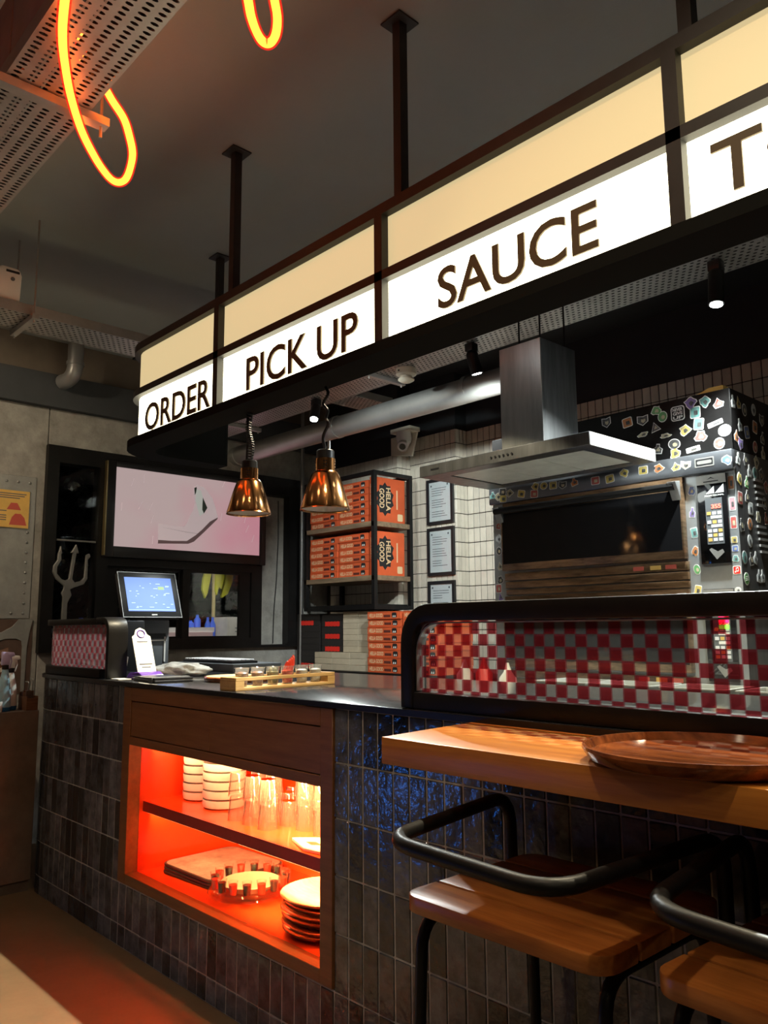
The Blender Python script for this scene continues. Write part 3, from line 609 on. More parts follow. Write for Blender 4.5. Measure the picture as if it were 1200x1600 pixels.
# ---- spotlights
BULB = glow('spot_bulb', (.93, 1, .98), 45)
def track_spot(label, base, head0, head1, to, watt, size, col=(.92, 1, .97), blend=.4, rad=.02):
    t = thing('spotlight', label, 'spotlight', base); b_ = Vector(base); h0 = Vector(head0); h1 = Vector(head1); ax = (h1-h0).normalized()
    MB().box(b_.x-.025, b_.x+.025, b_.y-.025, b_.y+.025, b_.z-.045, b_.z-.002).build('mount', 'black_plastic', t, bevel=.004)
    MB().tube([b_-Vector((0, 0, .045)), h0+ax*.02], .007, 8).build('arm', 'black_plastic', t)
    hb = MB().tube([h0, h0+ax*.01, h1], [.026, .031, .031], 20).build('head', 'black_metal', t, smooth=True)
    MB().tube([h1+ax*.0002, h1+ax*.0025], .024, 20).build('lens', BULB, hb)
    spot('beam', h1+ax*.012, to, watt, size, blend, col, rad, t)
    return t
track_spot('black tilted spotlight shining on the round duct beside the hood', (-2.60, 3.03, 2.798), (-2.605, 3.035, 2.755), (-2.60, 3.07, 2.645), (-3.5, 4.6, 1.3), 170, 100)
track_spot('black cylinder spotlight hanging over the stickered oven', (-1.325, 3.05, 2.798), (-1.325, 3.05, 2.755), (-1.325, 3.03, 2.61), (-1.36, 2.35, .9), 240, 108)
track_spot('small spotlight glaring behind the copper lamp cord', (-3.93, 3.06, 2.798), (-3.93, 3.06, 2.755), (-3.90, 3.02, 2.655), (-3.4, 2.1, 1.1), 150, 100)
for X, wt, to, sz in ((-3.12, 300, (-3.25, .85, 0), 52), (-2.25, 60, (-2.25, 2.02, 0), 100), (-1.15, 110, (-1.15, 2.02, 0), 100), (-.15, 60, (-.15, 2.02, 0), 100)):     # row fixed to the back of the sign, over the worktop
    track_spot('black spotlight fixed behind the menu sign over the worktop', (X, 1.775, 2.66), (X, 2.18, 2.80), (X, 2.18, 2.68), to, wt, sz, (1, .86, .58), .2, .012)['group'] = 'worktop spotlights behind the sign'
track_spot('hidden spotlight added behind the sign to brighten the white tiles', (-2.95, 1.775, 2.66), (-2.97, 2.10, 2.72), (-3.02, 2.20, 2.66), (-4.0, 4.6, 1.35), 85, 76)  # out of sight, added to brighten the tiled wall
# ---- detector and security camera
sd = thing('smoke_detector', 'round cream smoke detector under the kitchen tray', 'smoke detector', (-3.12, 3.07, 2.74))
MB().lathe([(0, 2.798), (.058, 2.798), (.058, 2.765), (.048, 2.758), (.036, 2.756), (.036, 2.745), (.046, 2.74), (.046, 2.732), (.030, 2.722), (0, 2.722)], 24, (-3.12, 3.07, 0)).build('body', 'cream_plastic', sd, smooth=True)
MB().box(-3.125, -3.115, 3.010, 3.013, 2.775, 2.783).build('indicator', 'black_plastic', sd)
sc_ = thing('security_camera', 'white turret security camera on the dark beam above tiles', 'camera', (-4.45, 4.36, 2.75))
MB().box(-4.56, -4.34, 4.30, 4.418, 2.885, 2.92).build('bracket', 'cream_plastic', sc_, bevel=.004)
MB().prism([(-4.66, 2.74), (-4.42, 2.70), (-4.36, 2.885), (-4.66, 2.885)], 4.40, 4.419, 'y').build('back_plate', 'cream_plastic', sc_, bevel=.004)
MB().lathe([(0, 2.885), (.058, 2.885), (.062, 2.84), (.055, 2.80), (.03, 2.785), (0, 2.785)], 22, (-4.44, 4.335, 0)).build('dome', 'white_plastic', sc_, smooth=True)
MB().tube([(-4.44, 4.335, 2.80), (-4.405, 4.285, 2.755)], [.045, .042], 18).build('eyeball', 'white_plastic', sc_, smooth=True); MB().tube([(-4.406, 4.286, 2.757), (-4.402, 4.281, 2.752)], .026, 14).build('lens', 'black_gloss', sc_)
# ---- copper heat lamps
def heat_lamp(label, x, y, zb, coil):
    t = thing('heat_lamp', label, 'pendant lamp', (x, y, zb))
    pr_ = [(.0875, 0), (.085, .004), (.0855, .007), (.063, .085), (.050, .122), (.042, .134), (.0345, .137), (.0345, .180)]
    MB().lathe(pr_ + [(.032, .180), (.032, .136), (.060, .085), (.081, .010), (.082, .003)], 36, (x, y, zb), closed=True).build('shade', 'copper', t, smooth=True)
    MB().lathe([(.0805, .006), (.059, .083), (.03, .125), (0, .13)], 36, (x, y, zb)).build('reflector', 'cream_enamel', t, smooth=True)
    MB().lathe([(0, .179), (.031, .179), (.031, .208), (.026, .212), (0, .212)], 28, (x, y, zb)).build('cap', 'black_plastic', t, smooth=True)
    v = MB()
    for a in (225, 315, 45, 135):
        for k in range(3):
            for da in (0, 12): v.tube([(x+.0342*math.cos(R(a+da)), y+.0342*math.sin(R(a+da)), zb+.148+.010*k), (x+.0355*math.cos(R(a+da)), y+.0355*math.sin(R(a+da)), zb+.148+.010*k)], .0028, 6)
    v.build('vent_hole', 'black_plastic', t)
    top = 2.197; z0 = zb+.212
    if coil:
        pts = [(x+.010*math.sin(i*.9)*1.0+.012*math.sin(i*.05), y+.010*math.cos(i*.9), z0+(top-z0)*i/130) for i in range(131)]
        MB().tube(pts, .0035, 6).build('coiled_cord', 'black_plastic', t, smooth=True)
        MB().tube([(x-.02, y, z0), (x-.012, y, (z0+top)/2), (x-.018, y, top)], .006, 6).build('cable', 'black_plastic', t)
    else:
        MB().tube(spline([(x, y, z0), (x-.012, y, z0+.05), (x+.015, y, z0+.09), (x+.004, y, z0+(top-z0)*.5), (x+.012, y, z0+(top-z0)*.62), (x-.012, y, z0+(top-z0)*.75), (x+.015, y, z0+(top-z0)*.88), (x, y, top)]), .0055, 8).build('cord', 'black_plastic', t, smooth=True)
        MB().tube([(x+.02, y, z0), (x+.02, y, z0+.03)], .005, 6).build('spring', 'steel', t)
HY = 1.722
heat_lamp('copper heat lamp on a tightly coiled cord before pink lightbox', -2.635, HY, 1.795, True)
heat_lamp('copper heat lamp on a wavy cord before pizza box shelf', -2.158, HY, 1.757, False)
# ================================================================ serving counter
ct = thing('serving_counter', 'long counter faced with dark glazed vertical tiles', 'counter', (-2.0, 2.1, 0))
CAX, CAY, CR = -4.45, YC+.35, .35                                   # rounded left corner
def plan(r, y_back, x_right=1.25):
    return [(x_right, YC+(CR-r))] + [(CAX+r*math.cos(R(a)), CAY+r*math.sin(R(a))) for a in range(270, 179, -9)] + [(CAX-r, y_back), (x_right, y_back)]
bd = MB()
pl = plan(CR-.0018, 2.70)
front = [p for p in pl if p[0] <= -3.53]
bd.prism([(-3.53, pl[0][1])] + front[:-1] + [(-4.45-CR+.0018, 2.70), (-3.53, 2.70)], 0, 1.098, 'z')
bd.box(-2.03, 1.25, YC+.0018, 2.70, 0, 1.098).box(-3.53, -2.03, YC+.0018, 2.70, 0, .262).box(-3.53, -2.03, 2.26, 2.70, .262, 1.098)
bd.build('body', 'grout', ct)
PW = .0675; rows = [1.0990, .933, .765, .597, .428, .258, .088, .0]; cells = []
def add_col(xc, yc, a, w, zlim=9):
    for z1, z0 in zip(rows, rows[1:]):
        if z0 >= zlim-.02: continue
        zz = min(z1, zlim)
        if zz-z0 > .01: cells.append(((xc, yc, (zz+z0)/2), a, w-.0046, zz-z0-.0046))
n = 0
while -2.036+PW*(n+1) < .8:
    add_col(-2.036+PW*(n+.5), YC, 0, PW); n += 1
for k in range(22): add_col(-2.036-PW*(k+.5), YC, 0, PW*1.0, .264)
k = 0
while -3.525-PW*(k+1) > CAX-.001: add_col(-3.525-PW*(k+.5), YC, 0, PW); k += 1
xs = -3.525-PW*k; add_col((xs+CAX)/2, YC, 0, xs-CAX) if xs-CAX > .02 else None
na = 8
for j in range(na):
    a = R(270-90*(j+.5)/na); add_col(CAX+CR*math.cos(a), CAY+CR*math.sin(a), a+R(90), CR*R(90)/na)
for j in range(8): add_col(CAX-CR, CAY+PW*(j+.5), -R(90), PW)
tiles(ct, cells, 'tile', 'tile_stuff', .011, .0022, 300, .0018)
wt = thing('worktop', 'black speckled stone worktop running along the counter', 'worktop', (-2.0, 2.1, 1.1))
MB().prism(plan(CR+.012, 2.76), 1.1005, 1.12, 'z').build('slab', 'stone', wt, bevel=.002)
MB().sweep([p for p in plan(CR+.012, 2.76)][:-1], .003, 0, 1.101, 1.1185).build('edge_band', 'stone_edge', wt)
# ---- cabinet set in the counter front
cb = thing('display_cabinet', 'wood framed open cabinet with orange shelves set in counter', 'cabinet', (-2.78, 1.95, .27))
YF = YC-.008
f = MB()
f.box(-3.525, -3.455, YF, YC+.05, .266, 1.098).box(-2.098, -2.036, YF, YC+.05, .266, 1.098).box(-3.455, -2.098, YF, YC+.05, 1.040, 1.098).box(-3.455, -2.098, YF, YC+.05, .266, .308).box(-3.455, -2.098, YF, YC+.05, .850, .885)
f.build('frame', 'cab_wood', cb, bevel=.0015, seg=1)
for a, b in ((-3.452, -2.785), (-2.783, -2.101)): MB().box(a, b, YF+.004, YC+.03, .888, 1.036).build('drawer_front', 'cab_wood', cb, bevel=.0015, seg=1)
MB().box(-3.455, -2.098, YC+.03, YC+.034, .885, 1.04).build('drawer_gap', 'black_plastic', cb)
MB().box(-3.478, -3.455, YC+.05, 2.25, .30, .86).box(-2.098, -2.075, YC+.05, 2.25, .30, .86).box(-3.455, -2.098, 2.22, 2.25, .30, .86).box(-3.455, -2.098, YC+.05, 2.22, .284, .306).box(-3.455, -2.098, YC+.05, 2.22, .850, .87).build('lining', 'laminate', cb)
sh_ = MB().box(-3.455, -2.098, 1.735, 2.22, .558, .600).build('shelf', 'laminate', cb)
MB().box(-3.455, -2.098, 1.7325, 1.735, .557, .6005).build('shelf_edge', 'laminate_edge', sh_)
LED = glow('led_warm', (1, .66, .22), 5)
def area(name, loc, sx, sy, watt, col, parent, rot=(0, 0, 0)):
    d = bpy.data.lights.new(name, 'AREA'); d.shape = 'RECTANGLE'; d.size = sx; d.size_y = sy; d.energy = watt; d.color = col
    o = bpy.data.objects.new(name, d); COL.objects.link(o); o.parent = parent; o.location = Vector(loc)-ORG[parent.name]; o.rotation_euler = rot; return o
MB().box(-2.70, -2.12, 1.745, 1.757, .843, .849).build('led_strip', LED, cb); MB().box(-2.70, -2.12, 1.745, 1.757, .551, .5575).build('led_strip', LED, cb)
MB().box(-3.44, -2.72, 1.745, 1.757, .843, .849).build('led_strip', glow('led_warm_soft', (1, .60, .2), 1.5), cb); MB().box(-3.44, -2.72, 1.745, 1.757, .551, .5575).build('led_strip', glow('led_warm_soft2', (1, .60, .2), 1.5), cb)
area('strip_light', (-2.42, 1.765, .840), .60, .02, 19, (1, .76, .28), cb, (R(76), 0, 0)); area('strip_light', (-2.42, 1.765, .549), .60, .02, 12, (1, .74, .28), cb, (R(76), 0, 0))
area('strip_light', (-3.08, 1.765, .840), .7, .02, 1.8, (1, .6, .25), cb, (R(76), 0, 0)); area('strip_light', (-3.08, 1.765, .549), .7, .02, 2.4, (1, .6, .25), cb, (R(76), 0, 0))
# bowls
def bowl(r, h): return MB().lathe([(0, .0), (r*.86, 0), (r*.97, .006), (r, .02), (r, h), (r*.985, h), (r*.975, h-.002), (r*.93, .02), (r*.8, .012), (0, .010)], 30).mesh('bowl', ['porcelain'], smooth=True)
for (x, y, r, nb, lab, grp) in ((-3.325, 1.945, .080, 6, 'white bowl in the stack by the red side wall', 'bowl stack by the side wall'), (-3.105, 1.93, .092, 6, 'wider white bowl in the stack next to drinking glasses', 'bowl stack next to the glasses')):
    me = bowl(r, .036)
    for i in range(nb):
        o = bpy.data.objects.new('bowl', me); COL.objects.link(o); o.location = (x, y, .601+i*.0375); tag(o, ORD[i]+' from the bottom, '+lab, 'bowl', grp)
gm = MB().lathe([(.0385, 0), (.0375, .003), (.0365, .034), (.0345, .038), (.0315, .084), (.029, .09), (0, .09)], 20).mesh('drinking_glass', ['tumbler'], smooth=True)
gi = 0
for j, y in enumerate((1.84, 1.935, 2.03, 2.125)):
    for i in range(5):
        x = -2.86+.105*i+.022*(j % 2)-.012*j
        if j == 0 and i > 2: continue
        for k in range(2 if (i+j) % 4 != 3 else 1):
            o = bpy.data.objects.new('drinking_glass', gm); COL.objects.link(o); o.location = (x, y, .601+k*.091); o.rotation_euler = (0, 0, gi*.7); gi += 1
            tag(o, '%s tumbler, %s stack from the bowls in the %s row' % (('lower', 'upper')[k], ORD[i], ('front', 'second', 'third', 'back')[j]), 'glass', 'tumblers on the upper orange shelf')
bk = thing('booklet', 'cream paper booklet lying on the upper orange shelf', 'booklet', (-2.3, 1.82, .601))
MB().prism([(-2.44, 1.80), (-2.30, 1.745), (-2.12, 1.77), (-2.13, 1.90), (-2.34, 1.90)], .601, .612, 'z').build('pages', 'paper_warm', bk, bevel=.001, seg=1)
MB().prism([(-2.36, 1.80), (-2.31, 1.785), (-2.28, 1.81), (-2.33, 1.825)], .612, .6124, 'z').prism([(-2.25, 1.79), (-2.20, 1.785), (-2.19, 1.82), (-2.24, 1.83)], .612, .6124, 'z').build('print', 'sauce_brown', bk)
for i in range(3):
    tr_ = thing('serving_tray', ('bottom','middle','topmost')[i]+' rounded grey tray of the stack on the lower shelf', 'tray', (-3.19, 1.97, .307+i*.0135), 'stacked grey trays')
    c, s_ = math.cos(R(4-i)), math.sin(R(4-i)); pg = [(-3.19+a*c-b*s_, 1.985+a*s_+b*c) for a, b in rrect(-.205, .205, -.19, .19, .05)]
    z = .3065+i*.0135
    MB().prism(pg, z, z+.0125, 'z').build('base', 'tray_edge', tr_, bevel=.003)
    MB().prism([(-3.19+(x+3.19)*.96, 1.985+(y-1.985)*.96) for x, y in pg], z+.0125, z+.0130, 'z').build('surface', 'tray_grey', tr_)
# shot glass carousel
cx, cy = -2.825, 1.885
cr_ = thing('shot_carousel', 'round clear carousel holding shot glasses around a green dish', 'carousel', (cx, cy, .3065))
MB().lathe([(0, .307), (.06, .307), (.05, .318), (.05, .328), (.165, .330), (.168, .335), (.165, .340), (0, .340)], 40, (cx, cy, 0)).build('plate', 'clear', cr_, smooth=True)
MB().lathe([(0, .341), (.085, .341), (.118, .368), (.114, .370), (.08, .347), (0, .346)], 40, (cx, cy, 0)).build('dish', 'dish', cr_, smooth=True)
MB().lathe([(.140, .3405), (.148, .346), (.140, .352), (.132, .346)], 40, (cx, cy, 0), closed=True).build('ring', 'clear', cr_, smooth=True)
sgm = [MB().lathe([(0, 0), (.013, 0), (.0165, .036), (0, .036)], 14).mesh('liquor', [m], smooth=True) for m in ('shot_red', 'shot_black')]
sgl = MB().lathe([(0, -.003), (.0145, -.003), (.0190, .048), (.0178, .048), (.0137, 0), (0, 0)], 14).mesh('shot_glass', ['clear'], smooth=True)
for i in range(16):
    a = 2*math.pi*i/16+.1
    g_ = bpy.data.objects.new('shot_glass', sgl); COL.objects.link(g_); g_.location = (cx+.140*math.cos(a), cy+.140*math.sin(a), .3565)
    tag(g_, 'shot glass of red drink on the carousel' if i % 2 else 'shot glass of black drink on the carousel', 'shot glass', 'red shots on the carousel' if i % 2 else 'black shots on the carousel')
    q = bpy.data.objects.new('liquor', sgm[0 if i % 2 else 1]); COL.objects.link(q); q.parent = g_
pz = MB().lathe([(0, 0), (.12, 0), (.153, .010), (.168, .022), (.164, .024), (.146, .014), (.11, .009), (0, .009)], 40).mesh('rim', ['plate_wood'], smooth=True)
for i in range(6):
    p_ = thing('wooden_plate', ORD[i]+' from the bottom brown wooden plate in the lower shelf stack' if i < 5 else 'topmost pale wooden plate of the stack on the lower shelf', 'plate', (-2.335+.006*math.sin(i*2), 1.888+.004*math.cos(i*3), .3065+i*.0215), 'wooden plates in the cabinet')
    o = bpy.data.objects.new('rim', pz if i < 5 else pz.copy()); COL.objects.link(o); o.parent = p_
    if i == 5: o.data.materials[0] = M['board_wood']
tag(MB().lathe([(.075, 0), (.075, .006), (.060, .004), (0, .004), (0, 0)], 30, (-2.28, 2.135, .307)).build('glass_saucer', 'clear', smooth=True), 'clear glass saucer behind the wooden plate stack', 'saucer')
# ---- wooden bar ledge, bracket
br = thing('bar_ledge', 'thick honey coloured wooden bar ledge fixed to the tiled counter', 'bar ledge', (-.1, 1.47, 1.04))
MB().prism([(-1.405, 1.288), (1.25, 1.288), (1.25, 1.652), (-1.448, 1.652)], 1.043, 1.103, 'z').build('board', 'wood', br, bevel=.003)
for x in (-1.1, -.2, .7): MB().box(x-.02, x+.02, 1.40, 1.653, 1.025, 1.043).build('bracket', 'black_metal', br)
pt = thing('pizza_plate', 'large round glossy wooden plate on the bar ledge', 'plate', (-.70, 1.445, 1.1035))
MB().lathe([(0, 0), (.180, 0), (.198, .008), (.2095, .025), (.2085, .031), (.203, .031), (.196, .017), (.17, .013), (0, .012)], 64, (-.715, 1.440, 1.1035)).build('disc', 'plate_wood', pt, smooth=True)
# ---- glass guards
def panel_uv(o, fu, fv):
    me = o.data; uv = me.uv_layers.new(name='print'); off = ORG[o.name]
    for l in me.loops:
        co = me.vertices[l.vertex_index].co + off; uv.data[l.index].uv = (fu(co)/.031, fv(co)/.031)
gd = thing('glass_guard', 'long black framed guard with red checkered glass above the bar', 'glass guard', (-.3, 1.69, 1.12))
gp = fillet([Vector((-1.705, 1.1215)), Vector((-1.705, 1.395)), Vector((1.25, 1.395))], .10, 8)
MB().sweep(gp, .025, -.025, 1.664, 1.724, 'xz').build('frame', 'black_metal', gd, bevel=.004)
MB().box(-1.68, 1.25, 1.664, 1.724, 1.121, 1.168).build('bottom_rail', 'black_metal', gd, bevel=.004)
gl_poly = [(1.25, 1.165), (-1.685, 1.165)] + [(p.x+.02, p.y-.02) for p in gp[1:-1]] + [(1.25, 1.375)]
pn = MB().prism(gl_poly, 1.690, 1.696, 'y').build('pane', 'film', gd); panel_uv(pn, lambda c: c.x+7, lambda c: c.z)
MB().sweep([(p.x+.03, p.y-.03) if 0 < i < len(gp)-1 else (p.x+(.03 if i == 0 else 0), p.y+(.05 if i == 0 else -.03)) for i, p in enumerate(gp)], .002, -.002, 1.676, 1.706, 'xz').build('glazing_bead', 'steel', gd)
g2 = thing('glass_guard', 'short rounded guard with checkered glass beside the till', 'glass guard', (-4.2, 1.75, 1.12))
top_path = [(-3.82, YC+.03)] + [(CAX+(CR-.03)*math.cos(R(a)), CAY+(CR-.03)*math.sin(R(a))) for a in range(270, 179, -9)] + [(CAX-CR+.03, 1.965)]
MB().sweep(top_path, .03, -.05, 1.378, 1.41).build('top_rail', 'black_metal', g2, bevel=.004)
MB().sweep(top_path, .03, -.05, 1.121, 1.165).build('bottom_rail', 'black_metal', g2, bevel=.004)
ep_ = fillet([Vector((-3.745, 1.1215)), Vector((-3.745, 1.402)), Vector((-3.885, 1.402))], .085, 8)
MB().sweep(ep_, .016, -.012, YC, YC+.10, 'xz').build('end_frame', 'black_metal', g2, bevel=.004)
gw = MB().sweep([(-3.757, YC+.03)]+top_path[1:], .003, -.003, 1.16, 1.38).build('pane', 'film_glare', g2); panel_uv(gw, lambda c: c.x+7 if c.x > CAX else CAX+7-math.atan2(CAX-c.x, CAY-c.y)*CR, lambda c: c.z)
# ---- bar stools
def stool(label, x, y, rz):
    t = thing('bar_stool', label, 'bar stool', (0, 0, 0)); hx, z0, z1 = .236, .788, .82
    ys = [-.221, -.108, .004, .114, .221]
    for i in range(4):
        a, b = ys[i]+.004, ys[i+1]-.004; r0 = .045 if i == 0 else .004; r1 = .045 if i == 3 else .004
        def corner(cx_, cy_, r, a0): return [(cx_+r*math.cos(R(a0+90*j/5)), cy_+r*math.sin(R(a0+90*j/5))) for j in range(6)]
        pg = corner(hx-r1, b-r1, r1, 0)+corner(-hx+r1, b-r1, r1, 90)+corner(-hx+r0, a+r0, r0, 180)+corner(hx-r0, a+r0, r0, 270)
        MB().prism(pg, z0, z1, 'z').build('seat_plank', 'seat_wood', t, bevel=.003)
    for s_ in (-1, 1):
        xx = s_*.205
        MB().tube(fillet([Vector((xx*1.10, -.205, .012)), Vector((xx*1.02, -.180, .774)), Vector((xx*1.02, .180, .774)), Vector((xx*1.10, .205, .012))], .07, 6), .0125, 12).build('leg_frame', 'black_metal', t, smooth=True)
        for yy in (-.205, .205): MB().lathe([(0, 0), (.016, 0), (.016, .016), (0, .018)], 10, (xx*1.10, yy, 0)).build('foot', 'black_plastic', t)
    for yy, zz in ((-.198, .26), (.198, .26)): MB().tube([(-.222, yy, zz), (.222, yy, zz)], .010, 10).build('footrest', 'black_metal', t, smooth=True)
    MB().box(-.20, .20, -.16, -.13, .776, .787).box(-.20, .20, .13, .16, .776, .787).build('seat_brace', 'black_metal', t)
    MB().tube(fillet([Vector((-.262, .178, .79)), Vector((-.264, .178, .952)), Vector((-.172, -.315, .95)), Vector((.225, -.335, .945)), Vector((.262, .166, .952)), Vector((.260, .166, .79))], .085, 8), .0145, 14).build('back_rail', 'black_metal', t, smooth=True)
    for sx in (-1, 1): MB().box(min(sx*.20, sx*.255), max(sx*.20, sx*.255), .158, .186, .776, .787).build('rail_bracket', 'black_metal', t)
    t.location = (x, y, 0); t.rotation_euler = (0, 0, rz); ORG[t.name] = Vector((x, y, 0)); return t
stool('wooden slat bar stool with tube back rail standing below the ledge end', -1.01, 1.408, 0)
stool('wooden slat bar stool turned slightly, standing beneath the round wooden plate', -.460, 1.412, R(-3))
# ================================================================ things on the worktop
ZT = 1.1203
pos = thing('till_monitor', 'touch screen till with blue display on the worktop', 'till', (-4.55, 2.29, ZT))
def tilt(mb, c, ang):                                                    # lean a panel built upright around its centre (top goes back to -X)
    c = Vector(c); rm = Matrix.Rotation(-R(ang), 3, 'Y'); mb.v = [tuple(rm @ (Vector(v)-c) + c) for v in mb.v]; return mb
mc = (-4.55, 2.272, 1.555)
tilt(MB().box(-4.575, -4.535, 2.085, 2.46, 1.41, 1.70), mc, 22).build('housing', 'black_plastic', pos, bevel=.006)
tilt(MB().box(-4.5352, -4.5335, 2.122, 2.425, 1.448, 1.668), mc, 22).build('screen', glow('till_screen', (.12, .24, .72), .72), pos)
sm = MB(); rnd = random.Random(4)
for i in range(26): y = 2.13+rnd.random()*.27; z = 1.455+rnd.random()*.19; sm.box(-4.5335, -4.5331, y, y+rnd.uniform(.006, .03), z, z+.005)
sm.box(-4.5335, -4.5331, 2.122, 2.425, 1.455, 1.459)
tilt(sm, mc, 22).build('screen_marks', glow('till_marks', (.35, .5, .95), .9), pos)
tilt(MB().box(-4.5335, -4.5331, 2.33, 2.37, 1.59, 1.61), mc, 22).build('screen_button', glow('till_button', (.3, .45, .2), .8), pos)
tilt(MB().box(-4.536, -4.5335, 2.265, 2.30, 1.422, 1.430), mc, 22).build('maker_badge', 'print_white', pos)
tilt(MB().sweep([(2.085, 1.41), (2.46, 1.41), (2.46, 1.70), (2.085, 1.70)], .002, -.002, -4.536, -4.533, 'yz', closed=True), mc, 22).build('bezel_edge', 'grey_metal', pos)
MB().box(-4.66, -4.56, 2.25, 2.42, ZT, 1.41).build('stand', 'grey_plastic', pos, bevel=.006)
MB().box(-4.559, -4.557, 2.275, 2.395, 1.30, 1.33).build('stand_slot', 'black_plastic', pos); MB().box(-4.562, -4.554, 2.27, 2.40, 1.285, 1.292).box(-4.562, -4.554, 2.385, 2.395, 1.16, 1.31).build('cable_bar', 'white_plastic', pos)
MB().box(-4.72, -4.50, 2.22, 2.46, ZT, 1.132).build('foot', 'black_plastic', pos, bevel=.004)
pc = thing('card_printer', 'tall black receipt cabinet with round buttons beside the till stand', 'printer', (-4.5, 2.13, ZT))
MB().box(-4.62, -4.42, 1.98, 2.19, ZT, 1.405).build('case', 'black_plastic', pc, bevel=.008)
for k in range(4): MB().tube([(-4.42, 2.165, 1.15+.028*k), (-4.416, 2.165, 1.15+.028*k)], .006, 10).build('button', 'grey_metal', pc)
nt = thing('payment_stand', 'white payment card stand on a purple base', 'card stand', (-3.695, 1.80, ZT))
MB().prism([(-3.725, ZT), (-3.55, ZT), (-3.56, 1.142), (-3.595, 1.156), (-3.695, 1.150)], 1.755, 1.87, 'y').build('base', 'purple', nt, bevel=.006)
cc = (-3.62, 1.812, 1.15)
cd = tilt(MB().prism([(1.765, 1.15), (1.860, 1.15), (1.860, 1.335), (1.845, 1.345), (1.836, 1.37), (1.812, 1.382), (1.788, 1.37), (1.779, 1.345), (1.765, 1.335)], -3.624, -3.618, 'x'), cc, 24).build('card', 'print_white', nt, bevel=.001, seg=1)
tilt(MB().tube([(-3.617, 1.812+.019*math.cos(a*.5236), 1.348+.019*math.sin(a*.5236)) for a in range(12)], .0035, 6, closed=True), cc, 24).build('ring_logo', 'purple', cd)
tilt(MB().box(-3.618, -3.617, 1.785, 1.84, 1.305, 1.311).box(-3.618, -3.617, 1.78, 1.845, 1.19, 1.196).box(-3.618, -3.617, 1.79, 1.835, 1.175, 1.18), cc, 24).build('print', 'ink', cd)
for i, (x, m) in enumerate(((-3.93, 'red'), (-3.945, 'print_white'))):
    tag(MB().prism([(1.785+.02*i, ZT), (1.835+.02*i, ZT), (1.85+.02*i, 1.215), (1.80+.02*i, 1.235)], x, x+.002, 'x').build('leaflet', m), ('folded red leaflet', 'folded white leaflet')[i]+' propped behind the payment stand', 'leaflet')
tag(MB().box(-3.78, -3.65, 1.685, 1.75, ZT, 1.124).build('receipt_slip', 'print_white'), 'thin white slip lying beside the short guard', 'paper')
tb = thing('tablet_case', 'black folio tablet with grey strap on the worktop', 'tablet', (-3.40, 1.75, ZT))
MB().prism([(-3.56, 1.715), (-3.30, 1.69), (-3.27, 1.86), (-3.54, 1.89)], ZT, 1.128, 'z').build('cover', 'black_plastic', tb, bevel=.002); MB().prism([(-3.555, 1.72), (-3.305, 1.695), (-3.275, 1.855), (-3.535, 1.885)], 1.1285, 1.133, 'z').build('pages', 'paper', tb)
MB().prism([(-3.56, 1.715), (-3.30, 1.69), (-3.27, 1.86), (-3.54, 1.89)], 1.1335, 1.141, 'z').build('cover', 'black_plastic', tb, bevel=.002); MB().box(-3.36, -3.325, 1.688, 1.875, ZT+.0005, 1.1435).build('strap', 'grey_plastic', tb, bevel=.002)
# crumpled cloth
cl = bmesh.new(); bmesh.ops.create_icosphere(cl, subdivisions=4, radius=1)
rnd = random.Random(9)
from mathutils import noise as nzm
for v in cl.verts:
    d = nzm.noise(v.co*2.1)*.28 + nzm.noise(v.co*5)*.12
    v.co *= (1+d); v.co = Vector((v.co.x*.16, v.co.y*.10, max(-.02, v.co.z*.045)))
zmin = min(v.co.z for v in cl.verts)
me = bpy.data.meshes.new('cleaning_cloth'); 
for v in cl.verts: v.co.z -= zmin
cl.to_mesh(me); cl.free(); me.materials.append(M['cloth']); me.polygons.foreach_set('use_smooth', [True]*len(me.polygons))
o = bpy.data.objects.new('cleaning_cloth', me); COL.objects.link(o); o.location = (-3.77, 2.06, ZT); o.rotation_euler = (0, 0, .5); tag(o, 'crumpled grey white cloth lying by the till', 'cloth')
kb = thing('keyboard', 'black keyboard with pale keys on a low cash drawer', 'keyboard', (-4.1, 2.55, 1.163))
KD = tag(MB().box(-4.42, -3.80, 2.40, 2.72, ZT, 1.163).build('cash_drawer', 'grey_plastic', bevel=.004), 'low grey cash drawer under the keyboard', 'cash drawer')
MB().box(-4.40, -3.86, 2.43, 2.60, 1.1635, 1.176).build('deck', 'black_plastic', kb, bevel=.003)
ky = MB().box(0, .026, 0, .026, 0, .009).mesh('key', ['paper'], bevel=.003, seg=1)
for r_ in range(5):
    for c_ in range(17):
        o = bpy.data.objects.new('key', ky); COL.objects.link(o); o.parent = kb; o.location = Vector((-4.39+c_*.0305+(r_ % 2)*.006, 2.437+r_*.0315, 1.1763))-ORG[kb.name]
rb = thing('serving_board', 'flat round wooden board lying beside the sauce rack', 'board', (-3.20, 1.97, ZT))
MB().lathe([(0, 0), (.150, 0), (.155, .008), (.155, .018), (.150, .022), (0, .022)], 48, (-3.17, 2.035, ZT)).build('disc', 'plate_wood', rb, smooth=True); MB().lathe([(0, .0222), (.146, .0222), (.146, .0226), (0, .0228)], 48, (-3.17, 2.035, ZT)).build('face', 'board_wood', rb)
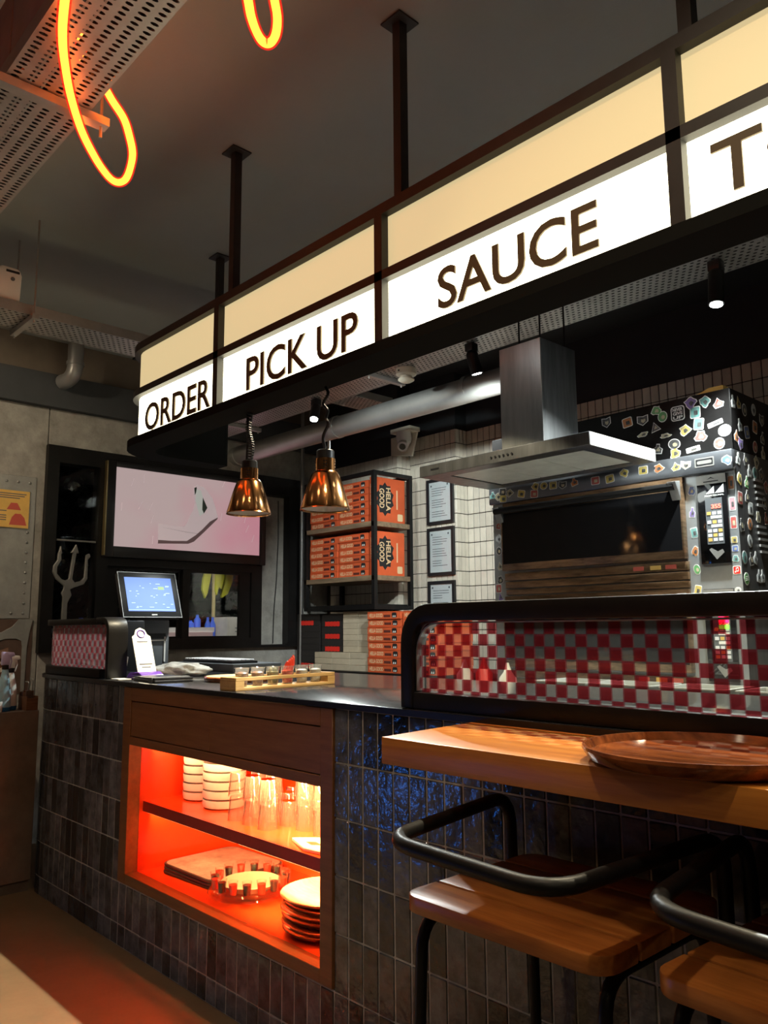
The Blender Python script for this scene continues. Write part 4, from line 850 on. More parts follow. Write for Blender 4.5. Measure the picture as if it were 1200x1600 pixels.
# sauce rack with six cups
rk = thing('sauce_rack', 'pale wooden rack holding six sauce cups on the worktop', 'rack', (-2.70, 1.93, ZT)); ra = R(4)
def rk_t(mb): c, s_ = math.cos(ra), math.sin(ra); mb.v = [(-2.705+x*c-y*s_, 1.93+x*s_+y*c, z+ZT) for x, y, z in mb.v]; return mb
rk_t(MB().box(-.05, .05, -.255, .255, 0, .012)).build('base', 'pale_wood', rk, bevel=.002)
t_ = MB()
for s_ in (-1, 1): t_.box(s_*.05-.006 if s_ > 0 else -.05, .05 if s_ > 0 else -.044, -.255, .255, .036, .05)
t_.box(-.044, .044, -.255, -.225, .036, .05).box(-.044, .044, .225, .255, .036, .05)
rk_t(t_).build('top_frame', 'pale_wood', rk, bevel=.0015, seg=1)
for s_ in (-1, 1): rk_t(MB().box(-.05, .05, s_*.255-(.04 if s_ > 0 else 0), s_*.255+(.04 if s_ < 0 else 0), .012, .036)).build('end_block', 'pale_wood', rk)
for k, (fill, lab) in enumerate((('sauce_brown', 'brown sauce'), ('sauce_brown', 'dark relish and pale foam'), ('sauce_green', 'green olives'), ('chili', 'red chillies standing out'), ('sauce_white', 'white dip'), ('sauce_white', 'white sauce with clear rim'))):
    yy = -.190+.076*k; c = thing('sauce_cup', 'clear plastic cup of '+lab+' in the wooden rack', 'cup', (0, 0, 0), 'sauce cups in the rack'); ORG[c.name] = Vector((0, 0, 0))
    a = MB().lathe([(0, .0125), (.021, .0125), (.0275, .080), (.0295, .081), (.0295, .083), (.0265, .081), (.0200, .0145), (0, .0145)], 20, (0, yy, 0)); rk_t(a).build('cup', 'cup', c, smooth=True)
    b_ = MB().lathe([(0, .016), (.0195, .016), (.0245, .062), (.013, .067), (0, .068)], 20, (0, yy, 0)); rk_t(b_).build('filling', fill, c, smooth=True)
    if k == 3:
        for q in range(4): rk_t(MB().tube(spline([(.006*q-.01, yy-.012+.008*q, .056), (.004*q-.006, yy-.004+.009*q, .082), (.0, yy+.006+.008*q, .10+.008*q)], 5), [.006]*6+[.007]*4+[.003], 8)).build('chilli', 'chili', c, smooth=True)
    if k == 2:
        for q in range(4): rk_t(MB().lathe([(0, -.010), (.009, -.005), (.010, .003), (.006, .010), (0, .012)], 10, (.012*math.cos(q*1.6), yy+.012*math.sin(q*1.6), .066))).build('olive', 'sauce_green', c, smooth=True)
cs = bmesh.new()
tag(MB().prism([(-1.86, 1.80), (-1.74, 1.74), (-1.70, 1.86), (-1.80, 1.93)], ZT, 1.126, 'z').prism([(-1.80, 1.80), (-1.72, 1.77), (-1.73, 1.86)], 1.126, 1.142, 'z').build('napkin', 'paper', bevel=.002), 'crumpled white napkin behind the corner of the long guard', 'napkin')
cs.free()
# ---- waste station at the left with bottles
ws = thing('waste_station', 'brown laminate station standing against the counter end', 'cabinet', (-5.0, .8, 0))
MB().box(-5.46, -4.545, -.2, 1.655, .055, .925).build('body', 'station', ws, bevel=.002, seg=1); MB().box(-5.46, -4.56, -.2, 1.65, 0, .052).build('plinth', 'station', ws)
def spray(label, x, y, m_label, m_head, h):
    t = thing('spray_bottle', label, 'spray bottle', (x, y, .925)); z = .9255
    MB().lathe([(0, 0), (.036, 0), (.038, .006), (.038, .022), (0, .022)], 22, (x, y, z)).build('base', 'deep_blue', t, smooth=True)
    MB().lathe([(.037, .022), (.036, .09), (.030, .13), (.016, h-.04), (.014, h-.02), (0, h-.02)], 22, (x, y, z)).build('bottle', m_label, t, smooth=True)
    MB().lathe([(.017, h-.035), (.017, h-.012), (.012, h-.01), (0, h-.01)], 16, (x, y, z)).build('collar', 'black_plastic', t, smooth=True)
    MB().prism([(y-.022, z+h-.012), (y+.018, z+h-.012), (y+.022, z+h+.03), (y+.045, z+h+.036), (y+.04, z+h+.055), (y-.022, z+h+.06)], x-.012, x+.012, 'x').build('trigger_head', m_head, t, bevel=.004)
    MB().tube([(x, y+.028, z+h+.032), (x, y+.03, z+h+.005), (x, y+.02, z+h-.03)], .004, 6).build('trigger', m_head, t)
spray('spray bottle with blue label and lilac head on the station', -4.63, 1.495, 'bottle_blue', 'lilac', .255)
spray('plain white spray bottle between the labelled one and the caddy', -4.69, 1.545, 'white_plastic', 'white_plastic', .235)
cd_ = thing('cutlery_caddy', 'brown wooden caddy with two metal handles against dark tiles', 'caddy', (-4.62, 1.625, .925))
MB().box(-4.69, -4.56, 1.592, 1.652, .9255, .932).box(-4.69, -4.56, 1.592, 1.596, .932, 1.0).box(-4.69, -4.56, 1.648, 1.652, .932, 1.0).box(-4.564, -4.56, 1.596, 1.648, .932, .99).box(-4.69, -4.686, 1.596, 1.648, .932, 1.02).build('box', 'brown_wood', cd_)
for (y, z1) in ((1.612, 1.075), (1.635, 1.09)): MB().tube(fillet([Vector((-4.60, y-.004, .935)), Vector((-4.60, y, z1)), Vector((-4.65, y, z1))], .01, 4), .003, 6).build('handle', 'steel', cd_)
for k in range(4): MB().box(-4.675+.022*k, -4.662+.022*k, 1.60, 1.64, .933, 1.02+.008*(k % 2)).build('card', ('panel_brown', 'sauce_brown', 'brown_wood', 'panel_brown')[k], cd_)
mn = thing('striped_menu', 'striped brown and cream menu card standing on the station', 'menu', (-4.80, 1.50, .925))
MB().box(-4.83, -4.82, 1.30, 1.565, .9255, 1.19).build('card', 'paper_warm', mn)
sm_ = MB()
for k in range(5): z = .96+k*.05; sm_.prism([(1.30, z), (1.565, z+.10), (1.565, z+.125 if z+.125 < 1.19 else 1.19), (1.30, z+.025)], -4.82, -4.8195, 'x')
sm_.build('stripe', 'brown_wood', mn)
tag(MB().lathe([(0, 0), (.03, 0), (.032, .05), (.03, .055), (.026, .05), (.024, .006), (0, .006)], 18, (-4.60, 1.45, .9255)).build('white_cup', 'porcelain', smooth=True), 'small white cup at the station edge', 'cup')
# ---- made-up glowing blue panel, added unseen for the blue reflection on the tiles
bc = thing('blue_reflection_box', 'made-up low box with blue glowing panel added for the tile reflections', 'light panel', (-4.75, -1.35, 0))
MB().box(-5.1, -4.5, -1.75, -.75, 0, .92).build('case', 'black_metal', bc, bevel=.01); MB().box(-4.499, -4.492, -1.22, -.98, .06, .30).build('glow_panel', glow('blue_panel_glow', (.05, .25, 1), 18), bc)
# ================================================================ kitchen
hd_ = thing('cooker_hood', 'flat steel cooker hood with square chimney before the oven', 'hood', (-2.11, 2.85, 2.036))
MB().box(-2.562, -1.655, 2.60, 2.606, 2.036, 2.088).box(-2.562, -1.655, 3.094, 3.10, 2.036, 2.088).box(-2.562, -2.556, 2.606, 3.094, 2.036, 2.088).box(-2.556, -1.661, 2.606, 3.094, 2.082, 2.088).build('canopy', 'dark_steel', hd_, bevel=.0015, seg=1)
MB().box(-1.661, -1.655, 2.606, 3.094, 2.036, 2.088).build('end_panel', 'steel_bright', hd_)  # paler than the canopy: the spotlight on this end is put into the colour
MB().box(-2.556, -1.661, 2.606, 2.675, 2.036, 2.044).box(-2.556, -1.661, 3.045, 3.094, 2.036, 2.044).box(-2.556, -2.44, 2.675, 3.045, 2.036, 2.044).box(-1.73, -1.661, 2.675, 3.045, 2.036, 2.044).build('underside_rim', 'dark_steel', hd_)
for i in range(3): MB().box(-2.436+.236*i, -2.436+.236*i+.230, 2.678, 3.042, 2.040, 2.048).build('grease_filter', 'filter', hd_, bevel=.002, seg=1)
for i in range(6): MB().tube([(-2.135+.022*i, 2.5995, 2.062), (-2.135+.022*i, 2.597, 2.062)], .005, 10).build('button', 'black_plastic', hd_)
MB().box(-2.49, -2.44, 2.5985, 2.60, 2.060, 2.067).build('maker_mark', 'black_plastic', hd_)
MB().box(-2.145, -1.925, 2.685, 2.94, 2.088, 2.558).build('chimney', 'steel', hd_, bevel=.002, seg=1)
MB().box(-1.9245, -1.924, 2.69, 2.935, 2.09, 2.556).build('chimney_side_shade', 'dark_steel', hd_)  # thin dark sheet paints shade onto this chimney face
for (x, y) in ((-2.06, 2.72), (-1.95, 2.72), (-1.95, 2.90)): MB().tube([(x, y, 2.55), (x, y, CZ-.002)], .004, 6).build('hanging_rod', 'black_metal', hd_)
area('hood_light', (-1.85, 2.80, 2.035), .3, .2, 1.2, (.92, 1, .95), hd_)
# ---- deck oven covered with stickers
OY = 3.2; OX0, OX1 = -2.622, -1.370
ov = thing('deck_oven', 'two deck pizza oven covered all over in stickers', 'oven', (-2.0, 3.7, 0))
MB().box(OX0, OX1, OY, 4.25, 2.058, 2.315).build('hood_box', 'black_metal', ov, bevel=.003, seg=1)
MB().prism([(-1.40, 2.3155), (-1.52, 2.3155), (-1.46, 2.335), (-1.40, 2.335)], 3.21, 3.26, 'y').build('top_flap', 'poster', ov)
MB().box(OX0, OX1, OY, 4.2, .70, 2.0575).build('body', 'dark_steel', ov)
MB().box(OX0-.004, OX1+.004, OY-.03, OY-.0005, 1.972, 2.056).build('fascia', 'fascia', ov, bevel=.004)
MB().box(OX0, OX1, OY-.012, OY-.0045, .76, 1.03).build('base_panel', 'steel', ov, bevel=.002)
for x in (OX0+.05, OX1-.05):
    for y in (3.26, 4.14): MB().box(x-.03, x+.03, y-.03, y+.03, 0, .70).build('leg', 'dark_steel', ov)
MB().box(OX0, OX1, OY-.004, OY-.0003, .80, 1.972).build('front_panel', 'panel_steel', ov)
for z0 in (1.628, 1.16):                       # two decks
    d = MB().box(-2.545, -1.585, OY-.040, OY-.0045, z0, z0+.318).build('door', 'brown_steel', ov, bevel=.003)
    MB().box(-2.535, -1.592, OY-.0425, OY-.0402, z0+.034, z0+.285).build('door_glass', 'black_gloss', d)
    MB().tube([(-2.56, OY-.068, z0+.300), (-1.60, OY-.068, z0+.300)], .016, 14).build('handle', 'black_metal', d, smooth=True)
    for x in (-2.545, -1.605): MB().prism([(OY-.085, z0+.318), (OY-.04, z0+.325), (OY-.0405, z0+.24), (OY-.062, z0+.283)], x-.02, x+.02, 'x').build('handle_bracket', 'steel', d, bevel=.003)
    MB().box(-2.545, -1.585, OY-.022, OY-.0045, z0+.319, z0+.342).build('lintel', 'brown_steel', ov)
    for k, (a, b) in enumerate(((-.012, -.048), (-.054, -.086), (-.092, -.118))): MB().box(-2.54, -1.582, OY-.026+.004*k, OY-.0045, z0+b, z0+a).build('trim_bar', 'brown_steel', ov, bevel=.002)
    for x0_, m_ in ((-1.83, 'poster_red'), (-1.75, 'poster'), (-1.68, 'poster_red')): MB().box(x0_, x0_+.05, OY-.0268, OY-.0262, z0-.040, z0-.022).build('trim_sticker', m_, ov)
    p_ = MB().box(-1.527, -1.404, OY-.016, OY-.0045, z0-.028, z0+.338).build('control_panel', 'black_gloss', ov, bevel=.002)
    MB().box(-1.527, -1.404, OY-.018, OY-.0162, z0+.298, z0+.336).build('name_plate', 'galv', p_)
    MB().box(-1.497, -1.434, OY-.0186, OY-.018, z0+.306, z0+.310).prism([(-1.482, z0+.316), (-1.465, z0+.326), (-1.448, z0+.316), (-1.465, z0+.321)], OY-.0186, OY-.018, 'y').build('maker_mark', 'print_black', p_)
    MB().prism([(-1.49, z0+.258), (-1.455, z0+.258), (-1.455, z0+.287)], OY-.0175, OY-.0162, 'y').prism([(-1.452, z0+.258), (-1.415, z0+.258), (-1.415, z0+.292)], OY-.0175, OY-.0162, 'y').build('mountain_logo', 'print_white', p_)
    text_mb(MB(), 'PROFESSIONAL', -1.495, -1.415, z0+.246, z0+.253, OY-.0162, .0008, '-y').build('lettering', 'print_white', p_)
    kp = MB().box(-1.495, -1.425, OY-.0172, OY-.0162, z0+.05, z0+.238).build('keypad', 'grey_plastic', p_)
    text_mb(MB(), '355', -1.47, -1.43, z0+.195, z0+.212, OY-.0172, .0012, '-y', bold=.02).build('display', glow('led_digits', (1, .12, .08), 5), kp)
    for r_ in range(7):
        if r_ in (1, 3): MB().box(-1.475, -1.43, OY-.0178, OY-.0172, z0+.172-.018*r_, z0+.184-.018*r_).build('key_label', 'print_white', kp); continue
        for c_ in range(3): MB().box(-1.490+.022*c_, -1.474+.022*c_, OY-.0182, OY-.0172, z0+.170-.018*r_, z0+.183-.018*r_).build('key', 'paper' if (r_+c_) % 3 else 'poster', kp)
    MB().prism([(-1.49, z0+.03), (-1.48, z0+.035), (-1.455, z0+.02), (-1.435, z0+.028), (-1.428, z0+.015), (-1.46, z0-.012), (-1.478, z0+.012)], OY-.0172, OY-.0162, 'y').build('tag_sticker', 'galv', p_)
# red and green indicator lamps of the lower deck
for z, m_ in ((1.385, (1, .02, .12)), (1.362, (1, .02, .12)), (1.338, (.15, 1, .05))): MB().box(-1.47, -1.43, OY-.020, OY-.0165, z, z+.016).build('indicator', glow('indicator_%g' % z, m_, 4), ov)
SC = {}
def sm_mat(c):
    if c not in SC: SC[c] = mat('sticker_%d' % len(SC), c, .4, var=.55, vscale=70, col2=tuple(min(1, .12+x*.35) for x in c))
    return SC[c]
RED, ORA, YEL, GRN, TEA, BLU, PUR, CRM, WHT, BLK, PNK = (.6, .07, .05), (.7, .22, .03), (.72, .55, .10), (.12, .42, .12), (.15, .45, .42), (.10, .2, .6), (.25, .16, .5), (.66, .58, .36), (.72, .75, .74), (.03, .03, .03), (.7, .3, .35)
srnd = random.Random(21)
def shape(kind, w, h, k):
    if kind == 'o': return [(w*math.cos(i*math.pi/9)*k, h*math.sin(i*math.pi/9)*k) for i in range(18)]
    if kind == 'r': return [(a*k, b*k) for a, b in rrect(-w, w, -h, h, min(w, h)*.3, 3)]
    if kind == 't': return [(-w*k, -h*k), (w*k, -h*k), (0, h*k)]
    if kind == 's': return [(-w*k, h*k), (-w*k, -h*.3*k), (0, -h*k), (w*k, -h*.3*k), (w*k, h*k), (0, h*.8*k)]
    if kind == 'f': return [(-w*.7*k, -h*k), (w*.7*k, -h*k), (w*k, -h*.2*k), (w*.4*k, h*.3*k), (0, h*k), (-w*.5*k, h*.2*k), (-w*k, -h*.2*k)]
    if kind == 'b': return [(-w*.8*k, -h*k), (w*.8*k, -h*k), (w*.9*k, 0), (w*.35*k, h*.35*k), (w*.3*k, h*k), (-w*.3*k, h*k), (-w*.35*k, h*.35*k), (-w*.9*k, 0)]
    a0 = srnd.random()*6
    return [(w*k*(1+.22*math.sin(3*i*.449+a0)+.12*math.cos(5*i*.449))*math.cos(i*.449), h*k*(1+.2*math.cos(4*i*.449+a0))*math.sin(i*.449)) for i in range(14)]
def sticker(a, z, kind, w, h, c, face='front', y=OY, rot=None):
    st_ = srnd.getstate(); rot = srnd.uniform(-.25, .25) if rot is None else rot; b = MB()
    for lvl, k in ((0, 1), (1, .86), (2, .38)):
        s0 = srnd.getstate()
        if lvl == 0: keep = s0
        srnd.setstate(keep); P = shape(kind, w, h, k)
        ox, oz = (0, 0) if lvl < 2 else (w*.12, -h*.1)
        P = [((p+ox)*math.cos(rot)-(q+oz)*math.sin(rot), (p+ox)*math.sin(rot)+(q+oz)*math.cos(rot)) for p, q in P]
        d0, d1 = .0002+.0004*lvl, .0006+.0004*lvl
        if face == 'front': b.prism([(a+p, z+q) for p, q in P], y-d1, y-d0, 'y', lvl)
        else: b.prism([(a+p, z+q) for p, q in P], OX1+d0, OX1+d1, 'x', lvl)
    return b.build('sticker', [M['print_white'], sm_mat(c), sm_mat(BLK if sum(c) > .9 else CRM)], ov)
T1 = [(-1.943, 2.279, 's', BLK), (-1.837, 2.259, 'r', ORA), (-1.762, 2.253, 's', BLK), (-1.694, 2.287, '*', GRN), (-1.667, 2.252, 'o', GRN), (-1.705, 2.214, 't', BLK), (-1.538, 2.296, '*', PUR), (-1.475, 2.277, '*', TEA), (-1.42, 2.262, 'f', RED), (-1.52, 2.241, 'r', TEA), (-1.57, 2.173, '*', YEL), (-1.508, 2.188, 'r', TEA), (-1.438, 2.177, 'r', WHT), (-1.401, 2.141, 'o', BLU), (-1.503, 2.136, '*', RED), (-1.763, 2.19, '*', CRM), (-1.659, 2.166, '*', CRM), (-1.621, 2.122, 'o', BLK), (-1.62, 2.082, '*', YEL), (-1.539, 2.085, 'r', CRM), (-1.427, 2.091, 'o', RED), (-1.698, 2.114, 'b', BLK), (-2.556, 2.078, 'f', ORA), (-2.466, 2.078, 'r', BLK), (-2.393, 2.086, 'o', BLK), (-2.322, 2.078, '*', BLK), (-2.239, 2.087, '*', CRM)]
for i, (a, z, k, c) in enumerate(T1): sticker(a, min(2.285, max(2.078, z)), k, (.03 if k == 'r' and c in (WHT, CRM) else .0245)*srnd.uniform(.9, 1.15), (.011 if c in (WHT, CRM) and k != 'o' else .0235)*srnd.uniform(.9, 1.1), c)
ng = MB().prism(rrect(-1.628, -1.566, 2.220, 2.284, .012), OY-.0008, OY-.0002, 'y', 0).prism(rrect(-1.624, -1.570, 2.224, 2.280, .010), OY-.0010, OY-.0008, 'y', 1)
for s_, z in (('NEVER', 2.262), ('GIVE', 2.245), ('UP', 2.227)): text_mb(ng, s_, -1.619, -1.575, z, z+.014, OY-.0010, .0006, '-y', 0, bold=.03)
ng.build('sticker', ['print_white', 'print_black'], ov)
T2 = [(-1.847, 2.025, '*', YEL), (-1.756, 2.024, 'r', YEL), (-1.684, 2.022, '*', ORA), (-1.605, 2.019, 'f', YEL), (-1.562, 2.016, 's', CRM), (-1.386, 2.011, '*', BLU), (-1.921, 2.01, 'r', YEL), (-2.60, 2.02, 'b', TEA), (-2.565, 2.008, '*', CRM), (-2.535, 2.030, 'r', BLK), (-2.533, 1.993, 'r', YEL), (-2.491, 2.018, '*', CRM), (-2.418, 2.005, 'r', YEL), (-2.34, 1.992, 'r', RED), (-2.331, 2.03, '*', YEL), (-2.282, 2.027, 'o', YEL), (-2.228, 2.022, 'r', YEL), (-2.175, 2.015, 's', BLK), (-2.109, 2.022, 'b', ORA), (-1.996, 2.012, 'r', RED)]
for a, z, k, c in T2: sticker(a, min(2.032, max(1.995, z)), k, .0225, .019, c, y=OY-.03)
ls = MB().prism(rrect(-1.522, -1.440, 1.998, 2.036, .003), OY-.0308, OY-.0302, 'y', 0).prism(rrect(-1.517, -1.445, 2.003, 2.031, .002), OY-.0310, OY-.0308, 'y', 1)
ls.prism(rrect(-1.512, -1.450, 2.010, 2.024, .006), OY-.0314, OY-.0310, 'y', 0); ls.build('sticker', ['galv', 'print_black'], ov)
for i, (a, z) in enumerate([(-2.592, 1.931), (-2.588, 1.867), (-2.588, 1.797), (-2.590, 1.735), (-2.586, 1.659), (-2.586, 1.588), (-2.598, 1.545), (-2.588, 1.505)]): sticker(a, z, 'sb*of*rt'[i], .018, .022, (BLK, RED, WHT, BLK, CRM, BLK, RED, PUR)[i], y=OY-.004)
for i, (a, z) in enumerate([(-1.555, 1.91), (-1.558, 1.819), (-1.555, 1.733), (-1.555, 1.657), (-1.553, 1.581), (-1.555, 1.495)]): sticker(a, z, '*br*or'[i], .015, .022, (BLU, PUR, TEA, ORA, GRN, YEL)[i], y=OY-.004)
for i, (a, z) in enumerate([(-1.389, 1.922), (-1.389, 1.836), (-1.389, 1.76), (-1.391, 1.69), (-1.390, 1.655), (-1.390, 1.615), (-1.390, 1.49)]): sticker(a, z, 'rrrrr*o'[i], .0125, (.03, .028, .026, .014, .013, .016, .012)[i], (ORA, PNK, RED, YEL, BLU, TEA, WHT)[i], y=OY-.004, rot=0)
mu = MB().prism(rrect(-1.405, -1.373, 1.552, 1.586, .006), OY-.0046, OY-.0042, 'y', 0).prism(rrect(-1.4025, -1.3755, 1.5545, 1.5835, .005), OY-.0050, OY-.0046, 'y', 1)
mu.box(-1.393, -1.391, OY-.0054, OY-.0050, 1.562, 1.577, 2).box(-1.384, -1.382, OY-.0054, OY-.0050, 1.565, 1.580, 2).prism([(-1.393, 1.574), (-1.382, 1.577), (-1.382, 1.581), (-1.393, 1.578)], OY-.0054, OY-.0050, 'y', 2)
for x, z in ((-1.395, 1.562), (-1.386, 1.565)): mu.prism([(x+.0035*math.cos(i), z+.003*math.sin(i)) for i in range(6)], OY-.0054, OY-.0050, 'y', 2)
mu.build('sticker', ['print_white', 'red', 'print_white'], ov)
SD = [(3.225, 2.262), (3.276, 2.267), (3.33, 2.244), (3.423, 2.261), (3.5, 2.227), (3.274, 2.171), (3.338, 2.149), (3.424, 2.185), (3.496, 2.15), (3.269, 2.088), (3.411, 2.097), (3.489, 2.084), (3.235, 2.024), (3.304, 2.031), (3.411, 2.031), (3.335, 1.985), (3.389, 1.983), (3.452, 1.982), (3.302, 1.934), (3.296, 1.875), (3.321, 1.825), (3.391, 1.797), (3.303, 1.76), (3.468, 1.798), (3.225, 1.751), (3.291, 1.69), (3.292, 1.617), (3.333, 1.624), (3.493, 1.933), (3.465, 1.86), (3.354, 1.551), (3.389, 1.552), (3.235, 1.94), (3.228, 1.86), (3.235, 2.12), (3.23, 1.62)]
for i, (a, z) in enumerate(SD): sticker(a, z, 'bfoosbrrbsobbf*bo*bbr*obbobb*obb*rfo'[i], .022, .027, (WHT, YEL, BLK, WHT, BLK, WHT, BLU, ORA, BLK, PUR, RED, CRM, WHT, BLK, CRM, WHT, TEA, BLK, GRN, BLK, WHT, CRM, ORA, RED, BLK, WHT, BLK, WHT, RED, BLK, WHT, WHT, YEL, RED, ORA, TEA)[i], 'side')
gs = MB().prism([(3.235+.024*math.cos(i*.35), 1.535+.026*math.sin(i*.35)) for i in range(18)], OX1+.0002, OX1+.0006, 'x', 0).prism([(3.235+.020*math.cos(i*.35), 1.535+.022*math.sin(i*.35)) for i in range(18)], OX1+.0006, OX1+.001, 'x', 1)
for k in range(3): gs.prism([(3.222, 1.526+.007*k), (3.248, 1.530+.007*k), (3.248, 1.533+.007*k), (3.222, 1.529+.007*k)], OX1+.001, OX1+.0014, 'x', 2)
gs.build('sticker', ['print_white', sm_mat(GRN), 'print_white'], ov)
for z_ in (1.952, 1.756):
    for k in range(5): MB().box(OX1-.001, OX1+.006, 3.37+.004*k, 3.45+.004*k, z_-.026*k-.005, z_-.026*k+.005).build('vent_slat', 'galv', ov)
# ---- low steel prep table in front of the oven
pt_ = thing('prep_table', 'steel prep table behind the long glass guard', 'table', (-1.2, 2.95, 0))
MB().box(-2.9, .8, 2.84, 3.12, .93, .97).build('top', 'steel', pt_, bevel=.003)
for x in (-2.85, -1.0, .75):
    for y in (2.87, 3.09): MB().box(x-.02, x+.02, y-.02, y+.02, 0, .93).build('leg', 'steel', pt_)
for i, (x, c, h) in enumerate(((-2.62, 'white_plastic', .16), (-2.50, 'red', .17), (-2.36, 'white_plastic', .15))):
    b_ = thing('squeeze_bottle', ('white squeeze bottle at the left table end', 'red squeeze bottle between white ones', 'white squeeze bottle right of the red one')[i], 'bottle', (x, 2.95, .9705))
    MB().lathe([(0, 0), (.04, 0), (.04, h), (.018, h+.03), (.006, h+.07), (0, h+.07)], 18, (x, 2.95, .9705)).build('body', c, b_, smooth=True)
for i in range(5):
    x = -2.02+.29*i; g_ = thing('food_pan', '%s steel food pan in the row on the prep table' % ORD[i], 'pan', (x, 2.98, .9705), 'food pans on the prep table')
    MB().sweep([(x-.12, 2.87), (x+.12, 2.87), (x+.12, 3.09), (x-.12, 3.09)], 0, .004, .975, 1.12, 'xy', closed=True).box(x-.12, x+.12, 2.87, 3.09, .9705, .975).build('body', 'steel_bright', g_); MB().sweep([(x-.13, 2.86), (x+.13, 2.86), (x+.13, 3.10), (x-.13, 3.10)], 0, .013, 1.12, 1.125, 'xy', closed=True).build('rim', 'steel_bright', g_)
# ---- back counter, shelf unit and pizza boxes
bcn = thing('back_counter', 'black back counter along the tiled wall under the box shelf', 'counter', (-4.3, 4.2, 0))
MB().box(-5.46, -3.3, 3.93, 4.40, 1.0, 1.035).build('top', 'black_metal', bcn, bevel=.003); MB().box(-5.46, -3.32, 3.97, 4.40, 0, 1.0).build('body', 'black_plastic', bcn)
su = thing('box_shelf', 'black steel shelf rack filled with orange pizza boxes', 'shelf rack', (-4.83, 4.2, 1.49))
for x in (-5.25, -4.425):
    for y in (4.0, 4.375): MB().box(x-.016, x+.016, y-.016, y+.016, 1.49, 2.535).build('post', 'black_metal', su)
for z in (1.505, 2.52):
    for y in (4.0, 4.375): MB().box(-5.234, -4.441, y-.014, y+.014, z-.015, z+.015).build('rail', 'black_metal', su)
    for x in (-5.25, -4.425): MB().box(x-.014, x+.014, 4.016, 4.359, z-.015, z+.015).build('rail', 'black_metal', su)
for z in (2.11, 1.705): MB().box(-5.264, -4.411, 3.984, 4.391, z, z+.038).build('shelf_board', 'shelf_wood', su, bevel=.002, seg=1)
MB().box(-5.23, -4.445, 4.015, 4.36, 1.521, 1.53).build('wire_shelf', 'black_metal', su)
for x in (-5.10, -4.60): MB().box(x-.012, x+.012, 4.363, 4.387, 1.036, 1.489).build('rear_strut', 'black_metal', su)
tag(MB().tube([(-5.40, 4.06, 1.036), (-5.40, 4.06, CZ-.002)], .016, 12).build('vertical_pipe', 'pole', smooth=True), 'thin grey vertical pipe beside the box shelf', 'pipe')
BW, BD, BH = .352, .335, .0545
pb = MB().box(-BW/2, BW/2, 0, BD, 0, BH-.006).box(-BW/2-.002, BW/2+.002, -.002, BD, BH-.0055, BH-.0010).mesh('pizza_box', ['box_orange'], bevel=.0012, seg=1, smooth=False)
pp = MB(); text_mb(pp, 'HELLA GOOD', -.158, -.012, .012, .040, -.0004, .0004, '-y', 0, bold=.02)
pp.box(.0, .070, -.0007, -.0003, .012, .030, 1).prism(rrect(.085, .135, .008, .044, .012), -.0007, -.0003, 'y', 2)
for x in (.100, .118): pp.prism([(x-.006, .012), (x+.006, .012), (x+.004, .026), (x-.002, .024)], -.0010, -.0007, 'y', 3)
pp = pp.mesh('print', ['print_cream', 'print_dark', 'print_black', 'print_white'])
def pbox(x, y, z, label, group, rz=0):
    t = bpy.data.objects.new('pizza_box', pb); COL.objects.link(t); t.location = (x, y, z); t.rotation_euler = (0, 0, rz); tag(t, label, 'pizza box', group)
    p_ = bpy.data.objects.new('print', pp); COL.objects.link(p_); p_.parent = t
brnd = random.Random(6)
for zb, nm, cnt in ((2.1485, 'upper', (5, 6)), (1.7435, 'lower', (6, 6))):
    for ci, x in enumerate((-5.047, -4.683)):
        for k in range(cnt[ci]): pbox(x+brnd.uniform(-.003, .003), 4.015+brnd.uniform(-.006, .006), zb+k*BH, 'orange pizza box, %s from the bottom, %s shelf pile %s' % (ORD[k], nm, ('by the grey pipe', 'by the upright boxes')[ci]), '%s shelf, pile %s' % (nm, ('by the pipe', 'by the upright boxes')[ci]))
for si, x in enumerate((-4.285, -3.915)):
    for k in range(8): pbox(x+brnd.uniform(-.004, .004), 3.965+brnd.uniform(-.006, .006), 1.0355+k*BH, 'orange pizza box, %s from the bottom, back counter pile %s' % (ORD[k], ('beside the cream cartons', 'behind the guard glass')[si]), 'back counter pile '+('beside the cartons', 'behind the glass')[si])
# upright boxes with the big print toward the room
def upright(x, z, h, lab):
    t = thing('upright_pizza_box', lab, 'pizza box', (x, 4.18, z))
    MB().box(x-.052, x-.027, 4.02, 4.02+h*.93, z, z+h).build('box', 'box_orange', t, bevel=.0012, seg=1)
    MB().box(x-.025, x, 4.02, 4.02+h*.93, z, z+h).build('box', 'box_orange', t, bevel=.0012, seg=1)
    q = MB(); c = 4.02+h*.32; zc = z+h*.52; r_ = random.Random(3)
    q.prism([(c+(.075+.02*(i % 2))*math.cos(i*.314), zc+(.11+.022*(i % 2))*math.sin(i*.314)) for i in range(20)], x, x+.0006, 'x', 0)
    d = MB(); text_mb(d, 'HELLA', -.09, .09, .012, .058, 0, .0008, 'up', 1, bold=.02); text_mb(d, 'GOOD', -.08, .07, -.058, -.008, 0, .0008, 'up', 1, bold=.02)
    d.box(-.08, .07, .120, .132, 0, .0006, 1)
    q.add([(x+.0006+w, c+v, zc-u) for u, v, w in d.v], d.f, 1)
    q.prism(rrect(4.02+h*.70, 4.02+h*.86, z+.02, z+.075, .01), x, x+.0006, 'x', 1)
    q.build('print', ['print_black', 'print_cream'], t)
    s_ = MB(); e = MB(); text_mb(e, 'HELLA GOOD', -.10, .06, -.007, .007, 0, .0005, 'up', 0)
    for xo in (-.040, -.0125): s_.add([(x+xo+v, 4.02-w, z+h*.55-u) for u, v, w in e.v], e.f, 0)
    s_.build('spine_print', ['print_cream'], t)
upright(-4.4445, 2.1485, .345, 'pair of upright orange boxes with big print on the upper shelf board')
